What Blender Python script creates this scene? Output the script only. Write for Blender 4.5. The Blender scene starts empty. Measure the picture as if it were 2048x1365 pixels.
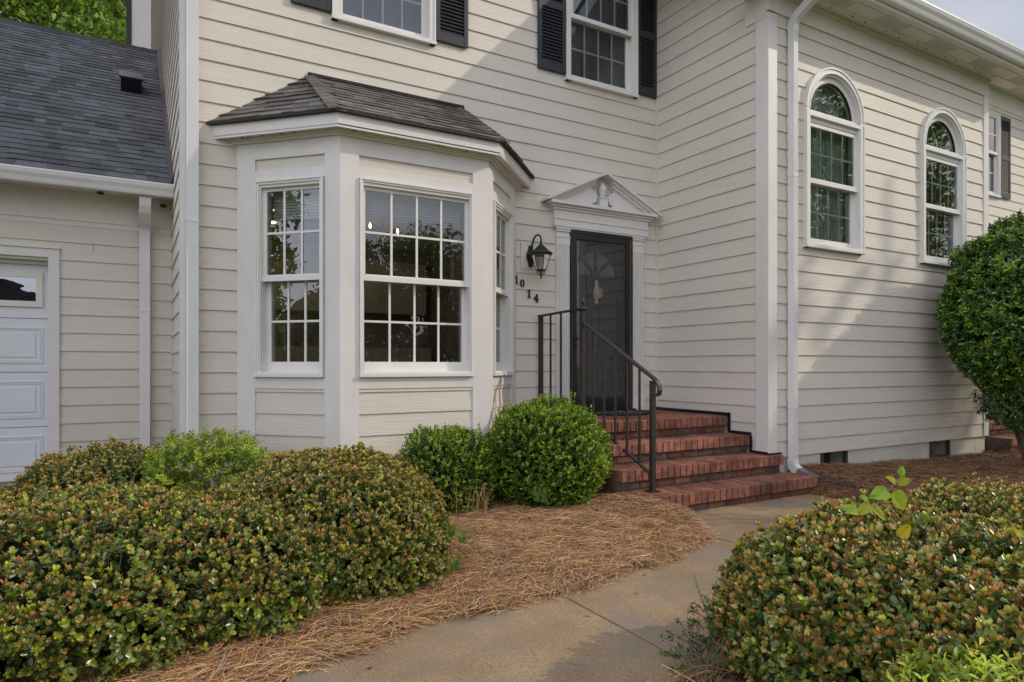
import bpy, bmesh, math, random
import numpy as np
from mathutils import Vector, Matrix
random.seed(7); RNG = np.random.default_rng(11)
R = math.radians
C = bpy.context.scene.collection
scn = bpy.context.scene

# ------------------------------------------------------------------ camera
FPX = 1319.0
TH = math.atan(FPX/2296.0)
cam_d = bpy.data.cameras.new('camera'); cam = bpy.data.objects.new('camera', cam_d); C.objects.link(cam)
cam_d.sensor_width = 36; cam_d.lens = FPX/2048*36; cam_d.shift_y = (731-682.5)/2048
cam_d.clip_start = .05; cam_d.clip_end = 3000
cam.rotation_euler = (R(90), 0, -TH); cam.location = (0, 0, 0)
scn.camera = cam

# ------------------------------------------------------------------ light
SUN = Vector((1.78, -1.0, 1.33)).normalized()          # towards the sun
sun_el = math.asin(SUN.z); sun_az = math.atan2(SUN.x, SUN.y)
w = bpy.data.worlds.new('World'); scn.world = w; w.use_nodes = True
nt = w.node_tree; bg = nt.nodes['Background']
sky = nt.nodes.new('ShaderNodeTexSky'); sky.sky_type = 'NISHITA'; sky.sun_disc = False
sky.sun_elevation = sun_el; sky.sun_rotation = sun_az
sky.air_density = 1.2; sky.dust_density = 2.5; sky.ozone_density = 1.5
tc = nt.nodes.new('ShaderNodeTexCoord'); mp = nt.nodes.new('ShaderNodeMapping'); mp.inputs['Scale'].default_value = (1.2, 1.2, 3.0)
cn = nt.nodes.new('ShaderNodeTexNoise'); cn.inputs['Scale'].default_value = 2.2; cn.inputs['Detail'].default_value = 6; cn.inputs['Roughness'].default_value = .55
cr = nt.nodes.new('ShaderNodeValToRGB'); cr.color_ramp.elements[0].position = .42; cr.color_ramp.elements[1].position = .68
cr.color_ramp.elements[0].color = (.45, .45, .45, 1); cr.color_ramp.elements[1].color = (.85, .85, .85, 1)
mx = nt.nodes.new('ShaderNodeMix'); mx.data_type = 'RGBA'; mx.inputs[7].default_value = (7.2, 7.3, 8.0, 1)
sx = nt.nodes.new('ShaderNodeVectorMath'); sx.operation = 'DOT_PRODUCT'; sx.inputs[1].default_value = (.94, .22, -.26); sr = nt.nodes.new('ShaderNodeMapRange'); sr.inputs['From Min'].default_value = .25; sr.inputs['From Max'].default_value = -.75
sr.inputs['To Min'].default_value = 1.0; sr.inputs['To Max'].default_value = 3.5  # clouds scaled up toward -x, added as fill for the shaded walls
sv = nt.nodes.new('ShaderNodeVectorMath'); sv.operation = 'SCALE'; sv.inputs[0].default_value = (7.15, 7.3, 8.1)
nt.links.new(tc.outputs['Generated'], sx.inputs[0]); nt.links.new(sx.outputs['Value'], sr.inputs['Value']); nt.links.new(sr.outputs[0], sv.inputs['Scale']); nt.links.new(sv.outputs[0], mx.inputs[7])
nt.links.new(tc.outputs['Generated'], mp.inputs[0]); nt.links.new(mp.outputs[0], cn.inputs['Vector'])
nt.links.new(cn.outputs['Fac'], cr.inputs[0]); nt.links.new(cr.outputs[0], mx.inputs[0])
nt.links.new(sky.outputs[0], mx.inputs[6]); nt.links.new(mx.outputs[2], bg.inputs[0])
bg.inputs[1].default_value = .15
sd = bpy.data.lights.new('sun', 'SUN'); sd.energy = 3.1; sd.angle = R(.6); sd.color = (1, .89, .72)
so = bpy.data.objects.new('sun', sd); C.objects.link(so); so.rotation_euler = SUN.to_track_quat('Z', 'Y').to_euler(); so.location = (20, -12, 20)
scn.view_settings.view_transform = 'Standard'; scn.view_settings.look = 'None'
scn.view_settings.exposure = -0.68; scn.view_settings.gamma = 1
scn.cycles.max_bounces = 8; scn.cycles.transparent_max_bounces = 16

# ------------------------------------------------------------------ materials
def mat(name, col, rough=.6, spec=.5, metal=0, noise=None, bump=None, attr=False, trans=0.0, coat=0):
    """noise=(scale xyz, amount, detail) varies value; bump=(scale xyz, strength, dist)"""
    m = bpy.data.materials.new(name); m.use_nodes = True; n = m.node_tree; b = n.nodes['Principled BSDF']
    b.inputs['Roughness'].default_value = rough; b.inputs['Metallic'].default_value = metal
    b.inputs['Specular IOR Level'].default_value = spec
    if coat: b.inputs['Coat Weight'].default_value = coat; b.inputs['Coat Roughness'].default_value = .15
    src = None
    if attr:
        a = n.nodes.new('ShaderNodeAttribute'); a.attribute_name = 'Col'; src = a.outputs['Color']
    else:
        rgb = n.nodes.new('ShaderNodeRGB'); rgb.outputs[0].default_value = (*col, 1); src = rgb.outputs[0]
    tcn = n.nodes.new('ShaderNodeTexCoord')
    for (sc, amt, det) in (noise or []):
        mpn = n.nodes.new('ShaderNodeMapping'); mpn.inputs['Scale'].default_value = sc
        nz = n.nodes.new('ShaderNodeTexNoise'); nz.inputs['Scale'].default_value = 1; nz.inputs['Detail'].default_value = det
        n.links.new(tcn.outputs['Object'], mpn.inputs[0]); n.links.new(mpn.outputs[0], nz.inputs['Vector'])
        mr = n.nodes.new('ShaderNodeMapRange'); mr.inputs['From Min'].default_value = .3; mr.inputs['From Max'].default_value = .7
        mr.inputs['To Min'].default_value = 1-amt; mr.inputs['To Max'].default_value = 1+amt
        n.links.new(nz.outputs['Fac'], mr.inputs['Value'])
        mm = n.nodes.new('ShaderNodeVectorMath'); mm.operation = 'SCALE'
        n.links.new(src, mm.inputs[0]); n.links.new(mr.outputs[0], mm.inputs['Scale']); src = mm.outputs[0]
    n.links.new(src, b.inputs['Base Color'])
    if bump:
        last = None
        for (sc, st, det) in bump:
            mpn = n.nodes.new('ShaderNodeMapping'); mpn.inputs['Scale'].default_value = sc
            nz = n.nodes.new('ShaderNodeTexNoise'); nz.inputs['Scale'].default_value = 1; nz.inputs['Detail'].default_value = det
            n.links.new(tcn.outputs['Object'], mpn.inputs[0]); n.links.new(mpn.outputs[0], nz.inputs['Vector'])
            bp = n.nodes.new('ShaderNodeBump'); bp.inputs['Strength'].default_value = 1; bp.inputs['Distance'].default_value = st
            n.links.new(nz.outputs['Fac'], bp.inputs['Height'])
            if last: n.links.new(last, bp.inputs['Normal'])
            last = bp.outputs[0]
        n.links.new(last, b.inputs['Normal'])
    if trans > 0:
        t = n.nodes.new('ShaderNodeBsdfTranslucent'); n.links.new(src, t.inputs[0])
        hs = n.nodes.new('ShaderNodeVectorMath'); hs.operation = 'MULTIPLY'; hs.inputs[1].default_value = (1.5, 1.6, .7)
        n.links.new(src, hs.inputs[0]); n.links.new(hs.outputs[0], t.inputs[0])
        ms = n.nodes.new('ShaderNodeMixShader'); ms.inputs[0].default_value = trans
        o = n.nodes['Material Output']; n.links.new(b.outputs[0], ms.inputs[1]); n.links.new(t.outputs[0], ms.inputs[2]); n.links.new(ms.outputs[0], o.inputs[0])
    return m
def glassmat(name, tint, refl):
    m = bpy.data.materials.new(name); m.use_nodes = True; n = m.node_tree
    for x in list(n.nodes): n.nodes.remove(x)
    o = n.nodes.new('ShaderNodeOutputMaterial'); t = n.nodes.new('ShaderNodeBsdfTransparent'); t.inputs[0].default_value = (*tint, 1)
    g = n.nodes.new('ShaderNodeBsdfGlossy'); g.inputs['Roughness'].default_value = 0.0; g.inputs[0].default_value = (.93, .95, 1, 1)
    f = n.nodes.new('ShaderNodeFresnel'); f.inputs[0].default_value = 1.5
    tc_ = n.nodes.new('ShaderNodeTexCoord'); nz = n.nodes.new('ShaderNodeTexNoise'); nz.inputs['Scale'].default_value = 2.5
    bp = n.nodes.new('ShaderNodeBump'); bp.inputs['Distance'].default_value = .0015
    n.links.new(tc_.outputs['Object'], nz.inputs['Vector']); n.links.new(nz.outputs['Fac'], bp.inputs['Height']); n.links.new(bp.outputs[0], g.inputs['Normal'])
    a = n.nodes.new('ShaderNodeMath'); a.operation = 'ADD'; a.use_clamp = True; a.inputs[1].default_value = refl
    n.links.new(f.outputs[0], a.inputs[0]); ms = n.nodes.new('ShaderNodeMixShader')
    n.links.new(a.outputs[0], ms.inputs[0]); n.links.new(t.outputs[0], ms.inputs[1]); n.links.new(g.outputs[0], ms.inputs[2]); n.links.new(ms.outputs[0], o.inputs[0])
    return m
def emat(name, col, st):
    m = bpy.data.materials.new(name); m.use_nodes = True; b = m.node_tree.nodes['Principled BSDF']
    b.inputs['Base Color'].default_value = (*col, 1); b.inputs['Emission Color'].default_value = (*col, 1); b.inputs['Emission Strength'].default_value = st
    return m
M = {}
M['siding'] = mat('cream_siding', (.655, .60, .525), .55, .35, noise=[((.7, .7, 1.6), .05, 4), ((2.5, 2.5, 70), .035, 5)], bump=[((5, 5, 170), .0035, 3)])
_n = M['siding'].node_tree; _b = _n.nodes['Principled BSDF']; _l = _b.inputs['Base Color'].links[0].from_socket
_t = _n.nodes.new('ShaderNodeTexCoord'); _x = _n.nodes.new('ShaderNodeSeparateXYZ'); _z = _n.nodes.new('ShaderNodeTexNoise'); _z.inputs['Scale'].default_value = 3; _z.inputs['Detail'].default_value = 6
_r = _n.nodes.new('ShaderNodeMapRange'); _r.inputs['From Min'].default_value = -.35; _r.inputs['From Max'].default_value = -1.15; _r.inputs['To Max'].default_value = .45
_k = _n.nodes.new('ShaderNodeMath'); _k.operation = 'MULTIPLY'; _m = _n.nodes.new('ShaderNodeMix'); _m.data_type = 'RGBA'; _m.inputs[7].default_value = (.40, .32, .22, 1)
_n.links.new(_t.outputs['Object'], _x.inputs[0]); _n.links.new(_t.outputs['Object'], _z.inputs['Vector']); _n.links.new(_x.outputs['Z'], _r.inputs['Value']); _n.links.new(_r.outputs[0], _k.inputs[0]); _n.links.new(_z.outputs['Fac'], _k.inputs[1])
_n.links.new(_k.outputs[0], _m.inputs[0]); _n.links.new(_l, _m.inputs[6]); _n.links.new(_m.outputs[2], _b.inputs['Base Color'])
M['trim'] = mat('white_trim', (.685, .655, .625), .45, .4, noise=[((1.5, 1.5, .8), .05, 4), ((9, 9, 4), .03, 4)], bump=[((30, 30, 8), .0008, 3)])
M['cream_trim'] = mat('cream_trim', (.70, .67, .60), .5, .4, noise=[((1.2, 1.2, 1.2), .05, 4), ((14, 14, 14), .04, 3)])
M['metal_white'] = mat('painted_aluminium', (.74, .73, .72), .35, .5, noise=[((2, 2, 2), .05, 4)])
M['vinyl'] = mat('white_window_vinyl', (.72, .70, .665), .4, .5, noise=[((3, 3, 3), .04, 3)])
M['shutter'] = mat('black_shutter_paint', (.028, .030, .038), .5, .4, noise=[((6, 6, 6), .15, 3)])
M['black'] = mat('black_door_paint', (.010, .011, .013), .35, .5, noise=[((8, 8, 8), .1, 3)])
M['iron'] = mat('wrought_iron', (.022, .019, .019), .5, .5, noise=[((20, 20, 20), .25, 4)], bump=[((120, 120, 120), .001, 2)])
M['bronze'] = mat('aged_bronze', (.030, .024, .022), .5, .5, metal=.3, noise=[((40, 40, 40), .3, 3)], bump=[((150, 150, 150), .001, 2)])
M['indoor'] = mat('dark_interior', (.24, .21, .185), .8, .2, noise=[((2, 2, 2), .3, 3)])
M['indoor_wall'] = mat('interior_wall', (.38, .33, .29), .8, .2, noise=[((1, 1, 1), .2, 3)])
M['blind'] = mat('white_blind', (.62, .60, .58), .6, .3)
M['milky_lift'] = mat('milky_lift_sheer', (.36, .39, .36), .9, .1, noise=[((6, 6, 1), .3, 4)])  # sheer added behind the nearer arched pane to lift its dark reflection
M['glass_garage'] = glassmat('garage_pane', (.5, .5, .5), .30)
M['curtain'] = mat('grey_curtain', (.11, .12, .15), .9, .1, noise=[((5, 5, 1.2), .2, 4)])
M['glass'] = glassmat('window_glass', (.80, .84, .86), .10)
M['glass_arch'] = glassmat('arched_window_glass', (.82, .88, .84), .08)
M['glass_storm'] = glassmat('storm_door_glass', (.85, .83, .85), .055)
M['lamp_glass'] = glassmat('lantern_glass', (.8, .82, .78), .05)
M['innerdoor'] = mat('dark_door_paint', (.026, .019, .024), .4, .4, noise=[((3, 3, 3), .1, 3)])
M['fan'] = mat('frosted_fanlight', (.17, .16, .15), .35, .5)
M['ivory'] = mat('ivory_paint', (.74, .70, .54), .5, .4, bump=[((200, 200, 200), .001, 2)])
M['brass'] = mat('aged_brass', (.40, .28, .09), .35, .5, metal=.8)
M['candle'] = mat('ivory_candle_tube', (.55, .5, .4), .5, .4)
M['shingle'] = mat('grey_shingle', (.1, .1, .1), .95, .15, attr=True, noise=[((2, 2, 2), .15, 4), ((90, 90, 90), .35, 2)], bump=[((180, 180, 180), .002, 2)])
M['brick'] = mat('red_brick', (.3, .12, .08), .85, .25, attr=True, noise=[((2.2, 2.2, 4), .38, 5), ((14, 14, 14), .28, 4), ((60, 60, 60), .28, 4)], bump=[((70, 70, 70), .003, 4)])
M['mortar'] = mat('dark_mortar', (.13, .11, .09), .95, .1, noise=[((25, 25, 25), .35, 4)], bump=[((60, 60, 60), .003, 3)])
M['concrete'] = mat('walk_concrete', (.265, .185, .112), .9, .2, noise=[((.9, .9, .9), .16, 5), ((4, 4, 4), .14, 5), ((70, 70, 70), .14, 2), ((230, 230, 230), .35, 2)], bump=[((150, 150, 150), .002, 3), ((6, 6, 6), .006, 3)])
_n = M['concrete'].node_tree; _b = _n.nodes['Principled BSDF']; _l = _b.inputs['Base Color'].links[0].from_socket
_t = _n.nodes.new('ShaderNodeTexCoord'); _z = _n.nodes.new('ShaderNodeTexNoise'); _z.inputs['Scale'].default_value = 1.7; _z.inputs['Detail'].default_value = 6; _z.inputs['Roughness'].default_value = .65
_r = _n.nodes.new('ShaderNodeMapRange'); _r.inputs['From Min'].default_value = .46; _r.inputs['From Max'].default_value = .64; _r.inputs['To Max'].default_value = .75
_m = _n.nodes.new('ShaderNodeMix'); _m.data_type = 'RGBA'; _m.inputs[7].default_value = (.20, .175, .145, 1)
_v = _n.nodes.new('ShaderNodeTexVoronoi'); _v.inputs['Scale'].default_value = 26; _q = _n.nodes.new('ShaderNodeMath'); _q.operation = 'LESS_THAN'; _q.inputs[1].default_value = .09
_s = _n.nodes.new('ShaderNodeMix'); _s.data_type = 'RGBA'; _s.inputs[7].default_value = (.50, .44, .36, 1); _k = _n.nodes.new('ShaderNodeMath'); _k.operation = 'MULTIPLY'; _k.inputs[1].default_value = .6
_n.links.new(_t.outputs['Object'], _z.inputs['Vector']); _n.links.new(_z.outputs['Fac'], _r.inputs['Value']); _n.links.new(_r.outputs[0], _m.inputs[0]); _n.links.new(_l, _m.inputs[6])
_n.links.new(_t.outputs['Object'], _v.inputs['Vector']); _n.links.new(_v.outputs['Distance'], _q.inputs[0]); _n.links.new(_q.outputs[0], _k.inputs[0]); _n.links.new(_k.outputs[0], _s.inputs[0]); _n.links.new(_m.outputs[2], _s.inputs[6]); _n.links.new(_s.outputs[2], _b.inputs['Base Color'])
M['joint'] = mat('joint_filler', (.06, .045, .035), .95, .1)
M['soil'] = mat('straw_soil', (.15, .085, .045), .95, .1, noise=[((6, 6, 6), .35, 5), ((60, 60, 60), .4, 3)], bump=[((30, 30, 30), .02, 4)])
M['soil_dark'] = mat('old_straw_soil', (.13, .065, .035), .95, .1, noise=[((3, 3, 3), .25, 5), ((60, 60, 60), .4, 3)], bump=[((30, 30, 30), .02, 4)])
M['straw'] = mat('pine_needles', (.4, .2, .1), .6, .3, attr=True)
M['grass'] = mat('lawn', (.13, .16, .06), .9, .1, noise=[((.3, .3, .3), .3, 5), ((8, 8, 8), .4, 4)], bump=[((25, 25, 25), .03, 4)])
M['asphalt'] = mat('asphalt', (.065, .063, .06), .9, .2, noise=[((1, 1, 1), .15, 4), ((80, 80, 80), .4, 2)], bump=[((90, 90, 90), .004, 2)])
M['found'] = mat('painted_foundation', (.56, .53, .45), .8, .2, noise=[((1.5, 1.5, 4), .08, 4), ((30, 30, 30), .06, 3)], bump=[((40, 40, 40), .003, 4)])
M['garage_door'] = mat('garage_door_paint', (.68, .69, .71), .45, .4, noise=[((2, 2, 2), .04, 4)], bump=[((12, 12, 90), .0006, 3)])
M['pipe'] = mat('black_plastic_pipe', (.032, .032, .034), .55, .4, noise=[((10, 10, 10), .3, 3)])
M['mat_black'] = mat('rubber_mat', (.012, .012, .015), .8, .3)
M['mat_grey'] = mat('mat_pattern_grey', (.35, .35, .37), .9, .2)
M['bark'] = mat('bark', (.12, .095, .07), .9, .2, noise=[((20, 20, 8), .35, 4)], bump=[((40, 40, 12), .01, 4)])
M['twig'] = mat('twig', (.22, .17, .13), .85, .2)
M['leaf'] = mat('glossy_leaf', (0, 0, 0), .30, .6, attr=True, trans=.14)
M['leaf_small'] = mat('small_leaf', (0, 0, 0), .5, .28, attr=True, trans=.32)
M['leaf_tree'] = mat('tree_leaf', (0, 0, 0), .5, .35, attr=True, trans=.35)
M['core'] = mat('dark_shade_core', (.018, .017, .010), .95, .05)  # near-black blob, paints the shade in the gaps between leaves
M['flower'] = mat('pale_pink_petal', (.62, .45, .44), .6, .3)
M['rbrick'] = mat('neighbour_brick', (.20, .10, .075), .9, .1, noise=[((2, 2, 2), .15, 4)])
M['rroof'] = mat('neighbour_roof', (.17, .10, .07), .9, .1, noise=[((1, 1, 4), .15, 4)])
M['nest'] = mat('mud', (.13, .085, .04), .95, .1)
M['bulb'] = emat('lit_bulb', (1, .72, .38), 14)
M['downlight'] = emat('lit_downlight', (1, .78, .45), 5)

# ------------------------------------------------------------------ object helpers
def tag(o, label=None, cat=None, group=None, kind=None):
    if label: o['label'] = label
    if cat: o['category'] = cat
    if group: o['group'] = group
    if kind: o['kind'] = kind
    return o
def empty(name, loc, label=None, cat=None, group=None, parent=None):
    o = bpy.data.objects.new(name, None); C.objects.link(o); o.location = loc; o.empty_display_size = .1
    if parent:
        o.parent = parent; o.matrix_parent_inverse = parent_inv(parent)
    return tag(o, label, cat, group)
_world = {}
def parent_inv(p):
    m = Matrix.Translation(p.location) if not p.parent else parent_mat(p)
    return m.inverted()
def parent_mat(p):
    # empties are only translated; children keep world coordinates through the inverse
    if p.parent: return Matrix.Translation(p.location)
    return Matrix.Translation(p.location)
class MB:
    def __init__(s): s.v = []; s.f = []; s.c = []
    def quad(s, a, b, c, d, col=None):
        i = len(s.v); s.v += [tuple(a), tuple(b), tuple(c), tuple(d)]; s.f.append((i, i+1, i+2, i+3)); s.c += [col]*4
    def poly(s, pts, col=None):
        i = len(s.v); s.v += [tuple(p) for p in pts]; s.f.append(tuple(range(i, i+len(pts)))); s.c += [col]*len(pts)
    def hexa(s, p, col=None):
        """p: 8 points, 0-3 bottom loop, 4-7 top loop"""
        i = len(s.v); s.v += [tuple(q) for q in p]; s.c += [col]*8
        for a in ((0, 3, 2, 1), (4, 5, 6, 7), (0, 1, 5, 4), (1, 2, 6, 5), (2, 3, 7, 6), (3, 0, 4, 7)): s.f.append(tuple(i+k for k in a))
    def box(s, x0, x1, y0, y1, z0, z1, col=None):
        s.hexa([(x0, y0, z0), (x1, y0, z0), (x1, y1, z0), (x0, y1, z0), (x0, y0, z1), (x1, y0, z1), (x1, y1, z1), (x0, y1, z1)], col)
    def prism(s, pts, off, col=None):
        """extrude polygon pts (3d list) by vector off"""
        off = Vector(off); n = len(pts); i = len(s.v)
        s.v += [tuple(p) for p in pts] + [tuple(Vector(p)+off) for p in pts]; s.c += [col]*(2*n)
        s.f.append(tuple(range(i, i+n))[::-1]); s.f.append(tuple(range(i+n, i+2*n)))
        for k in range(n): s.f.append((i+k, i+(k+1) % n, i+n+(k+1) % n, i+n+k))
    def tube(s, pts, r, seg=8, col=None, caps=True):
        pts = [Vector(p) for p in pts]; n = len(pts); rr = r if hasattr(r, '__len__') else [r]*n
        i0 = len(s.v); up = None
        for k, p in enumerate(pts):
            t = (pts[min(k+1, n-1)]-pts[max(k-1, 0)]).normalized()
            if up is None: up = t.orthogonal().normalized()
            up = (up - t*up.dot(t)); up = up.normalized() if up.length > 1e-6 else t.orthogonal().normalized()
            b = t.cross(up)
            for j in range(seg):
                a = 2*math.pi*j/seg; s.v.append(tuple(p+(up*math.cos(a)+b*math.sin(a))*rr[k])); s.c.append(col)
        for k in range(n-1):
            for j in range(seg):
                a = i0+k*seg+j; b_ = i0+k*seg+(j+1) % seg; s.f.append((a, b_, b_+seg, a+seg))
        if caps:
            s.f.append(tuple(range(i0, i0+seg))[::-1]); s.f.append(tuple(range(i0+(n-1)*seg, i0+n*seg)))
    def lathe(s, cx, cy, prof, seg=16, col=None, sx=1, sy=1):
        i0 = len(s.v); n = len(prof)
        for (r, z) in prof:
            for j in range(seg):
                a = 2*math.pi*j/seg; s.v.append((cx+r*sx*math.cos(a), cy+r*sy*math.sin(a), z)); s.c.append(col)
        for k in range(n-1):
            for j in range(seg):
                a = i0+k*seg+j; b_ = i0+k*seg+(j+1) % seg; s.f.append((a, b_, b_+seg, a+seg))
        s.f.append(tuple(range(i0, i0+seg))[::-1]); s.f.append(tuple(range(i0+(n-1)*seg, i0+n*seg)))
    def build(s, name, m, parent=None, smooth=False, bevel=0, loc=None):
        me = bpy.data.meshes.new(name); me.from_pydata(s.v, [], s.f); me.validate()
        if isinstance(m, (list, tuple)):
            for q in m: me.materials.append(q)
        else: me.materials.append(m)
        if any(c is not None for c in s.c):
            a = me.color_attributes.new('Col', 'FLOAT_COLOR', 'POINT')
            a.data.foreach_set('color', np.array([(*(c or (.5, .5, .5)), 1) for c in s.c], dtype=np.float32).ravel())
        if smooth: me.shade_smooth()
        o = bpy.data.objects.new(name, me); C.objects.link(o)
        if parent:
            o.parent = parent; o.matrix_parent_inverse = parent_inv(parent)
        if bevel:
            b = o.modifiers.new('bevel', 'BEVEL'); b.width = bevel; b.segments = 2; b.limit_method = 'ANGLE'
        return o
class Frame:
    def __init__(s, ox, oy, dx, dy):
        l = math.hypot(dx, dy); s.o = Vector((ox, oy, 0)); s.d = Vector((dx/l, dy/l, 0)); s.n = Vector((dy/l, -dx/l, 0))
    def p(s, a, z, d=0): return s.o+s.d*a+s.n*d+Vector((0, 0, z))
    def box(s, mb, a0, a1, z0, z1, d0, d1, col=None):
        P = s.p
        mb.hexa([P(a0, z0, d1), P(a1, z0, d1), P(a1, z0, d0), P(a0, z0, d0), P(a0, z1, d1), P(a1, z1, d1), P(a1, z1, d0), P(a0, z1, d0)], col)
    def ring(s, mb, a0, a1, z0, z1, w, d0, d1, wt=None, wb=None):
        wt = w if wt is None else wt; wb = w if wb is None else wb
        s.box(mb, a0, a0+w, z0, z1, d0, d1); s.box(mb, a1-w, a1, z0, z1, d0, d1)
        if wt: s.box(mb, a0+w, a1-w, z1-wt, z1, d0, d1)
        if wb: s.box(mb, a0+w, a1-w, z0, z0+wb, d0, d1)

YA, XB, YC, YB_ = 6.19, 5.62, 4.54, 5.49
XL, XR = .36, 10.0
PITCH = .178; PH = 2.965
FA = Frame(0, YA, 1, 0); FB = Frame(XB, YA, 0, -1); FC = Frame(0, YC, 1, 0)
FL = Frame(XL, 17.0, 0, -1); FR = Frame(XR, YC, 0, 1)
F1 = Frame(.799, YA, .7, -.7); F2 = Frame(0, YB_, 1, 0); F3 = Frame(2.881, YB_, .7, .7)
GROUND = -1.26

def siding(name, fr, a0, a1, z0, z1, phase, parent, holes=(), pitch=PITCH, fine=None, joints=True, prot=.016, m=None):
    """lap siding: every board a sloping strip with a real under-edge. holes: functions z -> (a,b) or None"""
    mb = MB(); k0 = math.floor((z0-phase)/pitch); z = phase+k0*pitch; rnd = random.Random(len(name)*7+int(a0*13))
    while z < z1-1e-6:
        zb, zt = max(z, z0), min(z+pitch, z1)
        n = 8 if fine and not (zt < fine[0] or zb > fine[1]) else 1
        cuts = sorted({zb, zt, *[zb+(zt-zb)*q/n for q in range(n)], *[q for h in holes for q in getattr(h, 'brk', ()) if zb+.002 < q < zt-.002]})
        joint = [a0+rnd.uniform(.2, 3.6)+3.66*q for q in range(8)] if joints and rnd.random() < .18 else []
        for i, (sa, sb) in enumerate(zip(cuts[:-1], cuts[1:])):
            iv = [(a0, a1)]
            for h in holes:
                for zz in (sa+.001, sb-.001):
                    g = h(zz)
                    if g:
                        nv = []
                        for (p, q) in iv:
                            if g[1] <= p or g[0] >= q: nv.append((p, q)); continue
                            if g[0] > p: nv.append((p, g[0]))
                            if g[1] < q: nv.append((g[1], q))
                        iv = nv
            for j in joint:
                nv = []
                for (p, q) in iv:
                    if p+.3 < j < q-.3: nv += [(p, j-.0015), (j+.0015, q)]
                    else: nv.append((p, q))
                iv = nv
            da = prot-(prot-.003)*((sa-z)/pitch); db = prot-(prot-.003)*((sb-z)/pitch)
            for (p, q) in iv:
                mb.quad(fr.p(p, sa, da), fr.p(q, sa, da), fr.p(q, sb, db), fr.p(p, sb, db))
                if i == 0: mb.quad(fr.p(p, sa, -.002), fr.p(q, sa, -.002), fr.p(q, sa, da), fr.p(p, sa, da))
        z += pitch
    return mb.build(name, m or M['siding'], parent)
def rect_hole(a, b, z0, z1):
    def h(z): return (a, b) if z0 <= z <= z1 else None
    h.brk = (z0, z1); return h

def glass(fr, name, parent, a0, a1, z0, z1, d, m):
    mb = MB(); mb.quad(fr.p(a0, z0, d), fr.p(a1, z0, d), fr.p(a1, z1, d), fr.p(a0, z1, d)); return mb.build(name, m, parent)
def muntins(mb, fr, a0, a1, z0, z1, d, cols, rows, w=.019):
    for i in range(1, cols):
        c = a0+(a1-a0)*i/cols; fr.box(mb, c-w/2, c+w/2, z0, z1, d, d+.008)
    for i in range(1, rows):
        c = z0+(z1-z0)*i/rows
        for k in range(cols):
            p = a0+(a1-a0)*k/cols+(w/2 if k else 0); q = a0+(a1-a0)*(k+1)/cols-(w/2 if k < cols-1 else 0)
            fr.box(mb, p, q, c-w/2, c+w/2, d, d+.007)
def hung_window(fr, parent, label, a0, a1, z0, z1, zm, g, cols, cw, cprot, du, dl, gm='glass', sill=.05, rows=2, room=.5, casing=True, top=True, arch=False, sash_bottom=.07, stile=.045, head=.085):
    """double hung window. a0..a1,z0..z1 outer casing; g=(glass left, right, bottom, top of glass); zm meeting rail centre"""
    c = fr.p((a0+a1)/2, z0, 0)
    win = empty('window', c, label, None, None, parent)
    gl, gr, gb, gt = g
    if casing:
        mb = MB()
        fr.box(mb, a0, a0+cw, z0, z1, -.02, cprot); fr.box(mb, a0, a0+.016, z0, z1, cprot, cprot+.01)
        if not top: mb.build('casing', M['vinyl'], win); mb = MB()
        fr.box(mb, a1-cw, a1, z0, z1, -.02, cprot); fr.box(mb, a1-.016, a1, z0, z1, cprot, cprot+.01)
        if top:
            fr.box(mb, a0+cw, a1-cw, z1-cw, z1, -.02, cprot); fr.box(mb, a0+.016, a1-.016, z1-.016, z1, cprot, cprot+.01)
        mb.build('casing', M['vinyl'], win)
    ji, jo = a0+cw-.001, a1-cw+.001
    mb = MB()   # jamb liners
    dd = dl-.05
    fr.box(mb, ji, gl-stile+.004, z0+.01, z1-.01, dd, cprot-.012)
    if top and not arch: fr.box(mb, gl-stile+.004, gr+stile-.004, gt+stile-.01, z1-cw+.002, dd, cprot-.014)
    mb.build('jamb', M['vinyl'], win); mb = MB()
    fr.box(mb, gr+stile-.004, jo, z0+.01, z1-.01, dd, cprot-.012)
    mb.build('jamb', M['vinyl'], win)
    mb = MB()
    fr.box(mb, a0-.004, a1+.004, z0-.0, z0+.03, -.02, cprot+.02); fr.box(mb, ji, jo, z0+.03, z0+.045, dd, cprot+.004)
    mb.build('sill', M['vinyl'], win)
    # upper sash
    zr = .024
    mb = MB()
    fr.box(mb, gl-stile, gl, zm-zr, gt+stile-.01, du-.02, du+.014); fr.box(mb, gr, gr+stile, zm-zr, gt+stile-.01, du-.02, du+.014)
    fr.box(mb, gl, gr, gt, gt+stile-.01, du-.02, du+.013)
    fr.box(mb, gl, gr, zm-zr, zm+zr, du-.02, du+.02); fr.box(mb, gl-stile, gr+stile, zm-zr-.008, zm+zr-.014, du+.02, du+.030)
    muntins(mb, fr, gl, gr, zm+zr, gt, du-.012 if (arch or fr is FA) else du+.001, cols, rows)
    mb.build('sash', M['vinyl'], win)
    glass(fr, 'pane', win, gl, gr, zm+zr, gt, du, M[gm])
    # lower sash
    lb = gb; mb = MB(); o_ = .006
    fr.box(mb, gl-stile, gl+o_, z0+.045, zm-zr, dl-.02, dl+.014); fr.box(mb, gr-o_, gr+stile, z0+.045, zm-zr, dl-.02, dl+.014)
    fr.box(mb, gl+o_, gr-o_, z0+.045, lb, dl-.02, dl+.016); fr.box(mb, gl-stile, gr+stile, zm-zr-.004, zm+zr, dl-.02, dl+.014)
    muntins(mb, fr, gl+o_, gr-o_, lb, zm-zr, dl-.012 if (arch or fr is FA) else dl+.001, cols, rows)
    mb.build('sash', M['vinyl'], win)
    glass(fr, 'pane', win, gl+o_, gr-o_, lb, zm-zr, dl, M[gm])
    return win
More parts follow.
